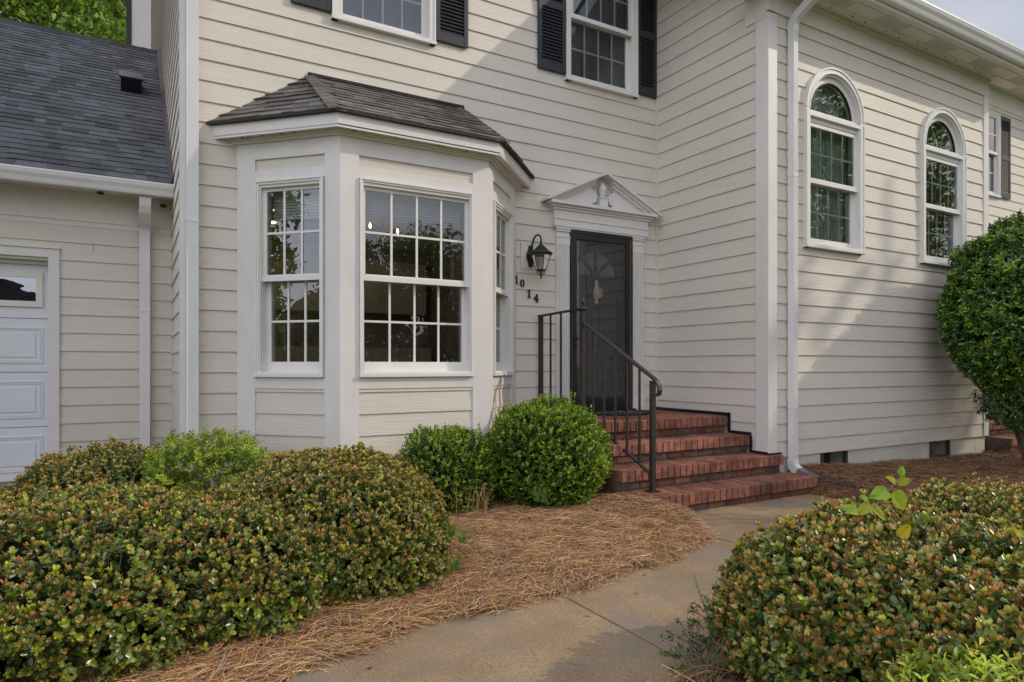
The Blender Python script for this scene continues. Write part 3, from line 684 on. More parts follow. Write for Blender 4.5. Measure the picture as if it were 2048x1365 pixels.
shingle_plane(mb, ez[1], ez[2], TOP[0], TOP[1], 10, .14, pal_b, lift=.012, wav=.003)
shingle_plane(mb, ez[0], ez[1], (TOP[0][0]-.02, TOP[0][1], TOP[0][2]), TOP[0], 9, .2, pal_b, lift=.014, rnd=random.Random(8), wav=.004)
shingle_plane(mb, ez[2], ez[3], TOP[1], (TOP[1][0]+.02, TOP[1][1], TOP[1][2]), 9, .2, pal_b, lift=.014, rnd=random.Random(9), wav=.004)
for i in range(3):   # shingle edge over the fascia
    a, b = Vector(ez[i]), Vector(ez[i+1]); mb.quad(a+Vector((0, 0, -.016)), b+Vector((0, 0, -.016)), b+Vector((0, 0, .014)), a+Vector((0, 0, .014)), (.06, .055, .05))
i_ = [(x, y, EZ-.016) for x, y in off_poly(OF-.02)]
for i in range(3): mb.quad((*E_[i], EZ-.016), (*E_[i+1], EZ-.016), i_[i+1], i_[i], (.06, .055, .05))
mb.build('roof', M['shingle'], bay)
mb = MB(); rnd = random.Random(5)
for (e, t) in ((ez[1], TOP[0]), (ez[2], TOP[1])):   # hip caps
    e, t = Vector(e), Vector(t); n = 10; d = (t-e)/n; sd_ = d.cross(Vector((0, 0, 1))).normalized()*.075
    for i in range(n):
        a = e+d*i*.99+Vector((0, 0, .024)); b = e+d*(i+1.25)+Vector((0, 0, .014)); col = random.Random(i).choice(pal_b); k_ = rnd.uniform(.75, 1.1); col = tuple(c_*k_ for c_ in col)
        dz = Vector((0, 0, -.022))
        mb.quad(a-sd_+dz, a, b, b-sd_+dz, col); mb.quad(a, a+sd_+dz, b+sd_+dz, b, col); mb.quad(a-sd_+dz, a, a+Vector((0, 0, -.02)), a-sd_+dz*1.9, col); mb.quad(a, a+sd_+dz, a+sd_+dz*1.9, a+Vector((0, 0, -.02)), col)
mb.box(TOP[0][0]-.04, TOP[1][0]+.04, YA-.03, YA-.005, 2.655, 2.685, (.045, .04, .04))
mb.build('hip_cap', M['shingle'], bay)
# ------------------------------------------------------------------ front door with surround
sur = empty('door_surround', (4.74, YA, -.55), 'white door surround with fluted pilasters and broken pediment', None, None, house)
for (a, b) in ((4.108, 4.290), (5.195, 5.376)):
    mb = MB(); FA.box(mb, a, b, -.548, 1.555, -.01, .035); FA.box(mb, a-.012, b+.012, -.548, -.36, .034, .048); FA.box(mb, a-.01, b+.01, 1.44, 1.456, .034, .052); FA.box(mb, a-.014, b+.014, 1.53, 1.555, .034, .062); FA.box(mb, a-.006, b+.006, 1.505, 1.53, .034, .052)
    nf = 6; st = (b-a-.03)/nf
    for i in range(nf+1):
        c_ = a+.015+st*i; FA.box(mb, c_-.0065, c_+.0065, -.35, 1.36, .0345, .046)
    FA.box(mb, a, b, 1.36, 1.44, .0345, .0455); mb.build('pilaster', M['trim'], sur, bevel=.002)
mb = MB()
FA.box(mb, 4.065, 5.42, 1.556, 1.76, -.01, .07); FA.box(mb, 4.055, 5.43, 1.635, 1.65, .069, .080)
FA.box(mb, 4.085, 5.40, 1.54, 1.5555, -.01, .06)
for (o, z0, z1) in ((.02, 1.74, 1.765), (.045, 1.765, 1.79), (.085, 1.79, 1.825)): FA.box(mb, 4.06-o, 5.425+o, z0, z1, -.01, .07+o)
FA.box(mb, 4.20, 5.28, 1.50, 1.5395, -.10, .012)
mb.build('entablature', M['trim'], sur, bevel=.002)
# tympanum with a round cut in the middle
mb = MB(); xc = 4.742; zb = 1.826; hw = .765; ht = .365
def tri(x): return zb+ht*(1-abs(x-xc)/hw)-.03
N = 16
for sgn in (-1, 1):
    pts = [(xc+sgn*hw*.93, zb)] + [(xc+sgn*.085, zb)]
    for i in range(9):
        a = i/8*R(150); pts.append((xc+sgn*(.155-.0+.075*math.sin(a-R(0))*-1+.0), zb+.045+.075*(1-math.cos(a))))
    pts.append((xc+sgn*.19, tri(xc+.19)-.02))
    mb.prism([FA.p(x, z, .02) for x, z in pts], FA.n*.035)
mb.build('tympanum', M['trim'], sur)
mb = MB()
for sgn in (-1, 1):
    for (t0, t1, dd, x_in) in ((0, .030, .150, 0.0), (-.030, 0, .115, .12), (-.062, -.030, .085, .135), (-.085, -.062, .06, .15)):
        sl = ht/hw; A_ = [(xc+sgn*(hw+.06), zb-sl*.06+t0+.0), (xc+sgn*x_in, zb+ht-sl*x_in+t0), (xc+sgn*x_in, zb+ht-sl*x_in+t1), (xc+sgn*(hw+.06), zb-sl*.06+t1)]
        if t0 < 0:
            xo = hw+.06-.0+t0*.2; zc = lambda x, t: zb+ht-sl*x+t
            xo = min(xo, (ht+t0)/sl+.0); A_ = [(xc+sgn*xo, zc(xo, t0)), (xc+sgn*x_in, zc(x_in, t0)), (xc+sgn*x_in, zc(x_in, t1)), (xc+sgn*min(hw+.05, (ht+t1)/sl), zc(min(hw+.05, (ht+t1)/sl), t1))]
        mb.prism([FA.p(x, z+.012, 0) for x, z in A_], FA.n*dd)
mb.build('pediment_cornice', M['trim'], sur)
mb = MB(); FA.box(mb, xc-.055, xc+.055, zb, zb+.115, .0, .085); FA.box(mb, xc-.065, xc+.065, zb+.115, zb+.128, .0, .095)
mb.build('pedestal', M['trim'], sur)
mb = MB(); u0 = zb+.128; p = FA.p(xc, 0, .05)
mb.lathe(p.x, p.y, [(.02, u0), (.035, u0+.008), (.022, u0+.018), (.046, u0+.05), (.050, u0+.08), (.053, u0+.086), (.049, u0+.092), (.042, u0+.12), (.028, u0+.15), (.012, u0+.17), (.006, u0+.178)], 20)
mb.build('urn', M['trim'], sur, smooth=True)
# jambs and storm door
dr = empty('storm_door', (4.74, YA-.03, -.55), 'black full view storm door over a dark door with a fanlight', None, None, house)
mb = MB(); FA.ring(mb, 4.290, 5.195, -.545, 1.530, .030, -.09, .055, wb=.02); mb.build('door_frame', M['black'], dr)
mb = MB(); a, b, z0, z1 = 4.321, 5.164, -.515, 1.499
FA.ring(mb, a, b, z0, z1, .052, .018, .052, wt=.062, wb=.13); FA.ring(mb, a+.052, b-.052, z0+.13, z1-.062, .010, .028, .046); mb.build('frame', M['black'], dr, bevel=.003)
glass(FA, 'pane', dr, a+.052, b-.052, z0+.13, z1-.062, .034, M['glass_storm'])
mb = MB(); FA.box(mb, 5.160, 5.168, z0, z1, .02, .0555); mb.build('weather_strip', M['brass'], dr)
mb = MB(); FA.box(mb, 4.335, 4.375, .17, .36, .052, .062); q = FA.p(4.355, .30, .06); mb.tube([q, q-Vector((0, .045, 0)), q-Vector((-.09, .055, 0))], .009, 8); q = FA.p(4.355, .22, .06); mb.tube([q, q-Vector((0, .02, 0))], .014, 8)
mb.build('handle', M['bronze'], dr)
mb = MB(); FA.box(mb, 5.168, 5.190, -.45, 1.4, .04, .062); mb.build('hinge', M['black'], dr)
mb = MB(); FA.box(mb, 4.300, 5.185, -.52, 1.51, -.12, -.085); 
mb.build('door_slab', M['innerdoor'], dr)
FX, FZ, FR_ = 4.742, 1.045, .30
mb = MB(); N = 30; P = FA.p
mb.poly([P(FX+FR_*math.cos(math.pi*i/N), FZ+FR_*math.sin(math.pi*i/N), -.083) for i in range(N+1)]); mb.build('fanlight', M['fan'], dr)
mb = MB()
for t in (0, 45, 90, 135, 180):
    t = R(t); d_ = Vector((math.cos(t), 0, math.sin(t))); n_ = Vector((-math.sin(t), 0, math.cos(t)))*.014; b_ = P(FX, FZ, -.082)
    mb.prism([b_-n_, b_+n_, b_+d_*FR_+n_, b_+d_*FR_-n_], (0, -.012, 0))
for i in range(N):
    t0, t1 = math.pi*i/N, math.pi*(i+1)/N; q = lambda r, t, d: P(FX+r*math.cos(t), FZ+r*math.sin(t), d)
    for (r0, r1) in ((FR_-.012, FR_+.022), (0, .07)):
        mb.hexa([q(r0, t1, -.068), q(r0, t0, -.068), q(r0, t0, -.086), q(r0, t1, -.086), q(r1, t1, -.068), q(r1, t0, -.068), q(r1, t0, -.086), q(r1, t1, -.086)])
for (x0, x1, z0, z1) in ((4.40, 4.70, .22, .82), (4.785, 5.085, .22, .82), (4.40, 4.70, -.40, .08), (4.785, 5.085, -.40, .08)):
    FA.ring(mb, x0, x1, z0, z1, .018, -.086, -.074)
    FA.box(mb, x0+.05, x1-.05, z0+.05, z1-.05, -.086, -.077)
mb.build('door_panel', M['innerdoor'], dr)
kn = (4.700, YA+.075)
mb = MB(); x_, y_ = FX-.0, YA+.062
mb.lathe(x_, y_, [(.008, .72), (.030, .735), (.022, .75), (.014, .765), (.030, .785), (.040, .80), (.050, .84), (.046, .88), (.036, .91), (.028, .93), (.020, .94), (.026, .955), (.028, .975), (.020, .995), (.008, 1.005)], 14, sy=.35)
mb.tube([(x_+.03, y_-.02, .90)]+[(x_+.02+.045*math.sin(R(a)), y_-.028, .85-.055*math.cos(R(180-a))*-1-.0) for a in range(20, 180, 20)]+[(x_-.0, y_-.03, .79)], .008, 6)
for i in range(10):
    a = i*.63; mb.lathe(x_+.040*math.cos(a), y_-.012, [(.002, .86+.045*math.sin(a)-.01), (.012, .86+.045*math.sin(a)), (.002, .86+.045*math.sin(a)+.01)], 8)
mb.build('knocker', M['ivory'], dr)
mb = MB(); FA.box(mb, 4.27, 5.215, -.547, -.515, -.10, .10); mb.build('threshold', M['black'], dr)
mb = MB(); FA.box(mb, 4.20, 5.28, -.60, 1.62, -.22, -.205); mb.build('interior', M['indoor'], dr)
# house numbers
def bar(mb, x0, z0, x1, z1, w_, d=.012):
    a = Vector((x0, 0, z0)); b = Vector((x1, 0, z1)); t = (b-a).normalized(); n_ = Vector((-t.z, 0, t.x))*w_/2
    mb.prism([FA.p(p.x, p.z, .017) for p in (a-n_, b-n_, b+n_, a+n_)], FA.n*d)
def num(ch, x, z, h=.084):
    mb = MB()
    if ch == '1':
        bar(mb, x, z-h/2, x, z+h/2, .016); bar(mb, x-.018, z+h/2-.018, x, z+h/2-.003, .010); bar(mb, x-.020, z-h/2, x+.020, z-h/2, .009)
    elif ch == '0':
        N = 20
        for i in range(N):
            t0, t1 = 2*math.pi*i/N, 2*math.pi*(i+1)/N
            q = lambda r, t, d, k: FA.p(x+(.027-r)*math.cos(t), z+(h/2-r*.6)*math.sin(t), d)
            ro = 0; wth = .015
            mb.hexa([q(wth, t0, .030, 0), q(wth, t1, .030, 0), q(wth, t1, .017, 0), q(wth, t0, .017, 0), q(0, t0, .030, 0), q(0, t1, .030, 0), q(0, t1, .017, 0), q(0, t0, .017, 0)])
    elif ch == '4':
        bar(mb, x+.012, z-h/2, x+.012, z+h/2, .015); bar(mb, x+.012, z+h/2-.004, x-.028, z-.014, .009); bar(mb, x-.030, z-.016, x+.032, z-.016, .011); bar(mb, x-.006, z-h/2, x+.030, z-h/2, .009)
    o = mb.build('house_number', M['bronze'], house); o['label'] = 'metal house number digit %s on the cream siding' % ch; return o
num('1', 3.600, .930); num('0', 3.672, .893); num('1', 3.762, .787); num('4', 3.850, .742)
# black flashing along the side wall above the steps
mb = MB()
FB.box(mb, 0, YA-5.03+.02, -.548, -.512, .016, .034); FB.box(mb, YA-5.03-.005, YA-5.03+.022, -.735, -.5125, .016, .034); FB.box(mb, YA-5.03+.022, YA-4.73, -.735, -.70, .016, .034)
FB.box(mb, YA-4.745, YA-4.72, -.92, -.7355, .016, .034); FB.box(mb, YA-4.72, YA-YC+.02, -.92, -.885, .016, .030)
mb.box(XB-.03, XB+.16, YC-.045, YC-.027, -.925, -.895)
mb.build('flashing', M['black'], house)

# =================================================================== STEPS
BR = [(.27, .112, .072), (.25, .103, .068), (.29, .125, .080), (.22, .094, .066), (.26, .105, .072), (.20, .090, .066), (.28, .13, .082)]
def brick_col(rnd):
    c_ = rnd.choice(BR); k = rnd.uniform(.74, 1.02); return tuple(q*k for q in c_)
def steps_thing(name, label, tiers, xr, floor, seed, cat='steps', grp=None):
    """tiers: list of (front_y, back_y, top_z, x0, x1) """
    t = empty(name, (sum(xr)/2, tiers[-1][0], floor), label, cat, grp); rnd = random.Random(seed)
    for (fy, by, z, x0, x1) in tiers:
        mb = MB(); mo = MB(); p = .0745; g = .012
        mo.box(x0+.006, x1-.006, fy+.02, by, z-.10, z-.010); mo.box(x0+.012, x1-.03, fy+.034, by, floor-.15, z-.10)
        # rowlock edge course and the rows behind
        n = int(round((x1-x0)/p)); p = (x1-x0)/n
        rows = [(fy, fy+.205)]; y = fy+.213
        while y < by-.02: rows.append((y, min(by, y+.20))); y += .208
        for ri, (ya, yb) in enumerate(rows):
            for i in range(n):
                a = x0+p*i+g/2; b = x0+p*(i+1)-g/2; j = rnd.uniform(-.0025, .0025); dz = rnd.uniform(-.002, .002)
                mb.box(a+rnd.uniform(-.001, .001), b, ya+(j if ri == 0 else 0), yb, z-(.098 if ri == 0 else .03), z+dz, brick_col(rnd))
        # rowlock returning along the left end, visible bricks on its side
        zc = z-.104; h = .062
        row = 0
        while zc-h > floor-.14:
            L_ = .205; x = x0+.02-(.10 if row % 2 else 0)
            while x < x1-.025:
                a, b = max(x0+.02, x), min(x1-.02, x+L_-.01)
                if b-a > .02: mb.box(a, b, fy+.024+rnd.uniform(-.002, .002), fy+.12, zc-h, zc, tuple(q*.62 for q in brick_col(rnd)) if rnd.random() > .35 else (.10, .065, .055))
                x += L_
            y = fy+.124
            while y < by-.02:
                b = min(by, y+.197); 
                if b-y > .02:
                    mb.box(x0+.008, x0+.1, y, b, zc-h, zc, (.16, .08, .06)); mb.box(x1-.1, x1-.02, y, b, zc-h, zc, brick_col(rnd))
                y += .205
            zc -= h+.010; row += 1
            if zc < z-.30: break
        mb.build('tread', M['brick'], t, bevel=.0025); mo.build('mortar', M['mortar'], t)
    return t
steps_thing('brick_steps', 'red brick front steps climbing to the front door', [
    (5.03, YA-.04, -.549, 3.62, XB-.036), (4.73, 5.05, -.731, 3.62, XB-.036), (4.44, 4.75, -.913, 3.64, XB+.13), (4.125, 4.46, -1.095, 3.74, XB+.22)], (3.7, 5.6), -1.26, 21)
# right parts of the two lowest treads wrap in front of the wing corner; far stoop on the right
steps_thing('brick_steps', 'distant brick stoop past the wing, half hidden by the clipped shrub', [
    (4.95, YA-.04, -.62, 10.15, 11.8), (4.62, 4.97, -.80, 10.15, 11.8), (4.30, 4.64, -.98, 10.15, 11.8)], (10.1, 11.8), -1.22, 22)

# doormat
mt = empty('doormat', (4.80, 5.75, -.549), 'half round black doormat with a faded pale pattern at the front door', 'doormat')
def halfell(cx, cy, rx, ry, z, n=26): return [(cx+rx*math.cos(math.pi+math.pi*i/n), cy+ry*math.sin(math.pi+math.pi*i/n), z) for i in range(n+1)]
mb = MB(); mb.prism(halfell(4.78, 6.06, .50, .52, -.545), (0, 0, .014)); mb.build('base', M['mat_black'], mt)
mb = MB(); rnd = random.Random(4)
for i in range(150):
    a = math.pi+rnd.uniform(.15, 2.99); r_ = rnd.uniform(.15, .80); x = 4.78+.5*r_*math.cos(a); y = 6.06+.52*r_*math.sin(a); q = rnd.uniform(.008, .022); an = rnd.uniform(0, 3)
    mb.poly([(x+q*math.cos(an+k*1.2)*rnd.uniform(.6, 1.3), y+.6*q*math.sin(an+k*1.2), -.530) for k in range(5)])
mb.build('pattern', M['mat_grey'], mt)

# =================================================================== RAILING
XRL = 3.90
rl = empty('handrail', (XRL, 5.3, -.55), 'dark wrought iron handrail beside the brick steps', 'railing')
mb = MB(); y1, y2, y3 = 6.150, 5.365, 4.345
mb.box(XRL-.020, XRL+.020, y1-.020, y1+.020, -.545, .535); mb.build('post', M['iron'], rl)
mb = MB(); mb.box(XRL-.020, XRL+.020, y2-.020, y2+.020, -.545, .56); mb.build('post', M['iron'], rl)
mb = MB(); mb.box(XRL-.020, XRL+.020, y3-.020, y3+.020, -1.09, -.135); mb.box(XRL-.05, XRL+.05, y3-.05, y3+.05, -1.093, -1.083); mb.build('post', M['iron'], rl)
mb = MB(); mb.prism([(XRL-.026, y1+.04, .535), (XRL+.026, y1+.04, .535), (XRL+.026, y1+.04, .553), (XRL-.026, y1+.04, .553)], (0, -(y1-y2)-.04, .022))
mb.prism([(XRL-.042, y2-.042, .560), (XRL+.042, y2-.042, .560), (XRL+.042, y2+.042, .560), (XRL-.042, y2+.042, .560)], (0, 0, .008))
mb.hexa([(XRL-.04, y2-.04, .568), (XRL+.04, y2-.04, .568), (XRL+.04, y2+.04, .568), (XRL-.04, y2+.04, .568), (XRL-.012, y2-.012, .590), (XRL+.012, y2-.012, .590), (XRL+.012, y2+.012, .590), (XRL-.012, y2+.012, .590)])
mb.build('top_rail', M['iron'], rl)
mb = MB(); mb.lathe(XRL, y2, [(.010, .588), (.014, .598), (.008, .606), (.020, .622), (.024, .635), (.020, .650), (.010, .660), (.012, .668), (.003, .682)], 12); mb.build('finial', M['iron'], rl, smooth=True)
ra = Vector((XRL, y2-.01, .425)); rb = Vector((XRL, y3-.02, -.115)); dr_ = rb-ra
pts = [ra, ra+dr_*.5, rb, rb+Vector((0, -.035, -.026)), rb+Vector((0, -.062, -.060)), rb+Vector((0, -.070, -.10)), rb+Vector((0, -.058, -.135)), rb+Vector((0, -.035, -.145)), rb+Vector((0, -.025, -.128))]
mb = MB(); bend(mb, pts[:3], .022, .010, (1, 0, 0)); bend(mb, pts[2:], .020, .010, (1, 0, 0)); mb.build('stair_rail', M['iron'], rl)
la = Vector((XRL, y2, -.525)); lb = Vector((XRL, y3, -1.0+.0)); la.z = -.47; lb.z = -.955
mb = MB(); bend(mb, [la, la.lerp(lb, .5), lb], .014, .008, (1, 0, 0)); mb.build('bottom_rail', M['iron'], rl)
for i in range(1, 6):
    f = i/6; y = y2+(y3-y2)*f; zt = ra.z+(rb.z-ra.z)*((y-ra.y)/(rb.y-ra.y))-.008; zb_ = la.z+(lb.z-la.z)*f
    mb = MB(); mb.box(XRL-.0085, XRL+.0085, y-.0085, y+.0085, zb_, zt); mb.build('baluster', M['iron'], rl)
for i in range(1, 4):
    f = i/4; y = y1+(y2-y1)*f
    mb = MB(); mb.box(XRL-.0085, XRL+.0085, y-.0085, y+.0085, -.44, .537+.02*f); mb.build('baluster', M['iron'], rl)
mb = MB(); mb.box(XRL-.012, XRL+.012, y2, y1, -.455, -.440); mb.build('bottom_rail', M['iron'], rl)

# =================================================================== LANTERN
lx, ly = 3.800, YA-.20
ln = empty('wall_lantern', (3.765, YA, 1.2), 'dark bronze carriage lantern on a bracket left of the door', 'lantern')
mb = MB(); FA.box(mb, 3.655, 3.83, 1.055, 1.345, .008, .026); mb.build('mounting_block', M['trim'], ln)
mb = MB(); mb.prism([FA.p(3.768+.052*math.cos(t)*(.85+.15*math.cos(4*t)), 1.19+.135*math.sin(t)*(.92+.08*math.cos(6*t)), .026) for t in [2*math.pi*i/28 for i in range(28)]], FA.n*.028)
mb.build('backplate', M['bronze'], ln, bevel=.006)
mb = MB(); pts = [Vector((3.768, YA-.03, 1.20))]
for i in range(0, 13):
    a = R(180-i*17.5); pts.append(Vector((3.784+.0, YA-.135-.085*math.cos(a)*-1*-1, 1.335+.085*math.sin(a))))
mb.tube([(3.768, YA-.04, 1.19), (3.775, YA-.05, 1.25), (3.780, YA-.055, 1.32), (3.785, YA-.075, 1.375), (3.79, YA-.115, 1.408), (3.795, YA-.160, 1.408), (3.80, YA-.195, 1.38), (3.80, YA-.205, 1.345), (3.80, YA-.195, 1.31)], [.012, .013, .012, .011, .011, .010, .010, .010, .012], 8)
mb.tube([(3.768, YA-.05, 1.21), (3.775, YA-.10, 1.19), (3.78, YA-.12, 1.22)], [.010, .008, .006], 8)
mb.build('arm', M['bronze'], ln, smooth=True)
mb = MB()
mb.lathe(lx, ly, [(.006, 1.33), (.014, 1.315), (.012, 1.300), (.026, 1.292), (.031, 1.285), (.050, 1.268), (.072, 1.245), (.084, 1.235), (.087, 1.228), (.120, 1.212), (.127, 1.206), (.127, 1.198), (.115, 1.192), (.115, 1.182), (.107, 1.178)], 24)
mb.build('roof', M['bronze'], ln, smooth=False)
mb = MB(); n = 6; cage = []
for i in range(n):
    a = 2*math.pi*i/n+.3; p0 = Vector((lx+.102*math.cos(a), ly+.102*math.sin(a), 1.18)); p1 = Vector((lx+.056*math.cos(a), ly+.056*math.sin(a), 1.025)); cage.append((p0, p1)); mb.tube([p0, p1], .0045, 6)
mb.lathe(lx, ly, [(.050, 1.030), (.056, 1.026), (.056, 1.018), (.040, 1.012)], 18)
mb.build('cage', M['bronze'], ln)
mb = MB()
for i in range(n):
    (a, b), (c_, d_) = cage[i], cage[(i+1) % n]; mb.quad(a, c_, d_, b)
mb.build('pane', M['lamp_glass'], ln)
mb = MB(); mb.lathe(lx, ly, [(.012, 1.010), (.018, 1.0), (.010, .985), (.016, .972), (.008, .955), (.010, .945), (.002, .928)], 12)
for i in range(4):
    a = math.pi/2*i; q = lambda r, z: (lx+r*math.cos(a), ly+r*math.sin(a), z)
    mb.tube([q(.048, 1.015), q(.052, .995), q(.040, .975), q(.014, .968)], .004, 6)
mb.build('finial', M['bronze'], ln, smooth=True)
mb = MB()
for (ox, oy) in ((.016, 0), (-.012, .013), (-.010, -.014)): mb.lathe(lx+ox, ly+oy, [(.007, 1.03), (.007, 1.10), (.003, 1.104), (.008, 1.125), (.002, 1.155)], 8)
mb.build('candle', M['candle'], ln)

# =================================================================== GARAGE
gar = empty('garage', (-1.5, 9.5, -1.13), 'single storey attached garage with grey shingle roof and white door', 'garage')
YG = 7.8; FG = Frame(0, YG, 1, 0); GP = 1.208
GX = -.715
siding('wall', FG, -6.5, XL, -1.0, 1.375, GP, gar, holes=[rect_hole(-5.6, GX+.085, -1.3, 1.125)], joints=True)
siding('wall', FG, -6.5, -5.6, -1.0, 1.1, GP, gar, joints=False)
mb = MB(); FG.box(mb, -6.5, XL-.001, 1.375, 1.425, -.01, .010); FG.box(mb, -6.5, XL-.001, 1.425, 1.72, -.01, .022); mb.build('frieze', M['cream_trim'], gar)
mb = MB(); FG.box(mb, GX+.002, GX+.092, -1.13, 1.13, -.05, .035); FG.box(mb, -5.7, GX+.002, 1.045, 1.13, -.05, .035); FG.box(mb, -5.72, GX+.098, 1.13, 1.15, -.02, .05)
FG.box(mb, -5.7, -5.6, -1.13, 1.045, -.05, .035); FG.box(mb, GX-.0, GX+.092, -1.13, 1.13, -.22, -.05)
mb.build('door_casing', M['trim'], gar)
mb = MB(); FG.box(mb, -5.6, GX, 1.02, 1.045, -.22, .0); FG.box(mb, -5.6, GX, .985, 1.02, -.22, -.08); mb.build('door_stop', M['cream_trim'], gar)
gd = empty('garage_door', (-2.9, YG+.15, -1.13), 'white sectional garage door with a window row at the top', None, None, gar)
dz = [-1.12, -.60, -.065, .46, 1.0]; dg = -.13
mb = MB(); mbf = MB()
for i in range(4):
    z0, z1 = dz[i], dz[i+1]-.006
    FG.box(mb, -5.55, GX-.003, z0, z1, dg-.04, dg)
    x = GX-.055
    while x > -5.3:
        a0, a1 = x-.95, x
        if i < 3:
            FG.ring(mb, a0, a1, z0+.085, z1-.085, .012, dg, dg+.009); FG.ring(mb, a0+.02, a1-.02, z0+.105, z1-.105, .010, dg, dg+.005)
            FG.box(mb, a0+.06, a1-.06, z0+.145, z1-.145, dg, dg+.008)
        x -= 1.07
mb.build('section', M['garage_door'], gd)
x = GX-.055; z0, z1 = dz[3]+.11, dz[4]-.09
k = 0
while x > -5.3 and k < 4:
    a0, a1 = x-.95, x
    mb = MB(); FG.ring(mb, a0, a1, z0, z1, .055, dg, dg+.022); mb.build('window_frame', M['cream_trim'], gd)
    glass(FG, 'pane', gd, a0+.055, a1-.055, z0+.055, z1-.055, dg+.006, M['glass_garage'])
    mb = MB(); mb.quad(FG.p(a0+.055, z0+.055, dg+.002), FG.p(a1-.055, z0+.055, dg+.002), FG.p(a1-.055, z1-.055, dg+.002), FG.p(a0+.055, z1-.055, dg+.002)); mb.build('backing', M['black'], gd)
    x -= 1.07; k += 1
# eave
gy = YG-.36
mb = MB(); mb.box(-6.8, XL-.002, gy, YG-.02, 1.715, 1.725); mb.box(-6.8, XL-.002, YG-.20, YG-.19, 1.709, 1.716)
mb.build('soffit', M['cream_trim'], gar)
mb = MB(); mb.box(-6.8, XL-.006, gy-.02, gy, 1.69, 1.80); mb.build('fascia', M['metal_white'], gar)
gutter('gutter', gar, -6.8, XL-.008, gy-.021, 1.668, h=.12, wd=.105)
ROy0, ROz0, ROy1, ROz1 = gy-.06, 1.80, 11.5, 4.80
pal_g = [(.105, .107, .118), (.095, .097, .107), (.115, .117, .128), (.085, .087, .096), (.11, .112, .122), (.122, .124, .135)]
mb = MB(); shingle_plane(mb, (-6.9, ROy0, ROz0), (XL-.03, ROy0, ROz0), (-6.9, ROy1, ROz1), (XL-.03, ROy1, ROz1), 38, .17, pal_g, lift=.011, rnd=random.Random(77))
mb.quad((-6.9, ROy1, ROz1), (XL-.02, ROy1, ROz1), (XL-.02, 15.6, 1.8), (-6.9, 15.6, 1.8), pal_g[0])
mb.build('roof', M['shingle'], gar)
mb = MB(); rnd = random.Random(2)
x = -6.9
while x < XL-.03:
    c_ = tuple(q*rnd.uniform(.5, .8) for q in pal_g[1]); x1 = min(XL-.03, x+.2)
    mb.hexa([(x, ROy1-.13, ROz1-.095+.0), (x1, ROy1-.13, ROz1-.095), (x1, ROy1+.13, ROz1-.095), (x, ROy1+.13, ROz1-.095), (x, ROy1-.015, ROz1+.035), (x1, ROy1-.015, ROz1+.028), (x1, ROy1+.015, ROz1+.028), (x, ROy1+.015, ROz1+.035)], c_); x = x1
mb.build('ridge_cap', M['shingle'], gar)
sl = math.atan2(ROz1-ROz0, ROy1-ROy0)
mb = MB(); nn = Vector((0, -math.sin(sl), math.cos(sl))); tt = Vector((0, math.cos(sl), math.sin(sl)))
p0 = Vector((XL-.05, ROy0, ROz0)); Lr = math.hypot(ROz1-ROz0, ROy1-ROy0)
mb.hexa([p0, p0+Vector((.047, 0, 0)), p0+Vector((.047, 0, 0))+nn*.10, p0+Vector((.040, 0, 0))+nn*.10, p0+tt*Lr, p0+Vector((.047, 0, 0))+tt*Lr, p0+Vector((.047, 0, 0))+nn*.10+tt*Lr, p0+Vector((.040, 0, 0))+nn*.10+tt*Lr])
mb.build('flashing', mat('brown_flashing', (.075, .055, .05), .6, .3), gar)
# roof vent
vb = Vector((-.02, 9.78, 0)); vb.z = ROz0+(vb.y-ROy0)*math.tan(sl)+.0
rv = empty('roof_vent', vb, 'square black hooded vent near the top of the garage roof', None, None, gar)
mb = MB()
def rp(x, t, n): return vb+Vector((x, 0, 0))+tt*t+nn*n
mb.hexa([rp(-.115, -.16, .0), rp(.115, -.16, .0), rp(.115, .20, .0), rp(-.115, .20, .0), rp(-.115, -.20, .20), rp(.115, -.20, .20), rp(.115, .20, .14), rp(-.115, .20, .14)])
mb.hexa([rp(-.13, -.25, .19), rp(.13, -.25, .19), rp(.13, .23, .13), rp(-.13, .23, .13), rp(-.13, -.25, .215), rp(.13, -.25, .215), rp(.13, .23, .155), rp(-.13, .23, .155)])
mb.build('hood', M['black'], rv)
# garage downspout
gs = empty('downspout', (.13, YG-.05, -1.13), 'fluted garage downspout with a curved elbow at the gutter', None, None, gar)
mb = MB(); gx0, gx1 = .055, .150; spout(mb, gx0, gx1, YG-.09, YG-.024, -1.12, 1.36); mb.build('pipe', M['metal_white'], gs)
cxg = (gx0+gx1)/2; arc = []
for i in range(8):
    a = i/7*R(70); arc.append((cxg, YG-.057-.16*(1-math.cos(a)), 1.34+.13*math.sin(a)))
e_ = Vector(arc[-1]); arc += [tuple(e_+Vector((0, -.06, .03))), tuple(e_+Vector((0, -.13, .075))), tuple(e_+Vector((0, -.17, .13))), tuple(e_+Vector((0, -.19, .20)))]
mb = MB(); bend(mb, arc, .050, .036, (1, 0, 0)); mb.build('elbow', M['metal_white'], gs)
mb = MB()
for (x, y, z) in ((-.28, YG-.12, 1.705), (.27, YG-.05, 1.66)): mb.lathe(x, y, [(.004, z-.02), (.022, z-.012), (.026, z), (.012, z+.014)], 8, sx=1.3)
mb.build('wasp_nest', M['nest'], gar)
rnd = random.Random(12)
for i in range(16):
    fr_, L_ = ((F1, .99), (FCc, 1.38))[i % 2]; q = fr_.p(rnd.uniform(.05, L_), 0, .06+rnd.uniform(0, .05)); z = 1.950; r_ = rnd.uniform(.004, .009)
    mb = MB(); mb.lathe(q.x, q.y, [(r_*.4, z-.008), (r_, z-.004), (r_, z+.004)], 6); mb.build('mud_speck', M['nest'], bay)
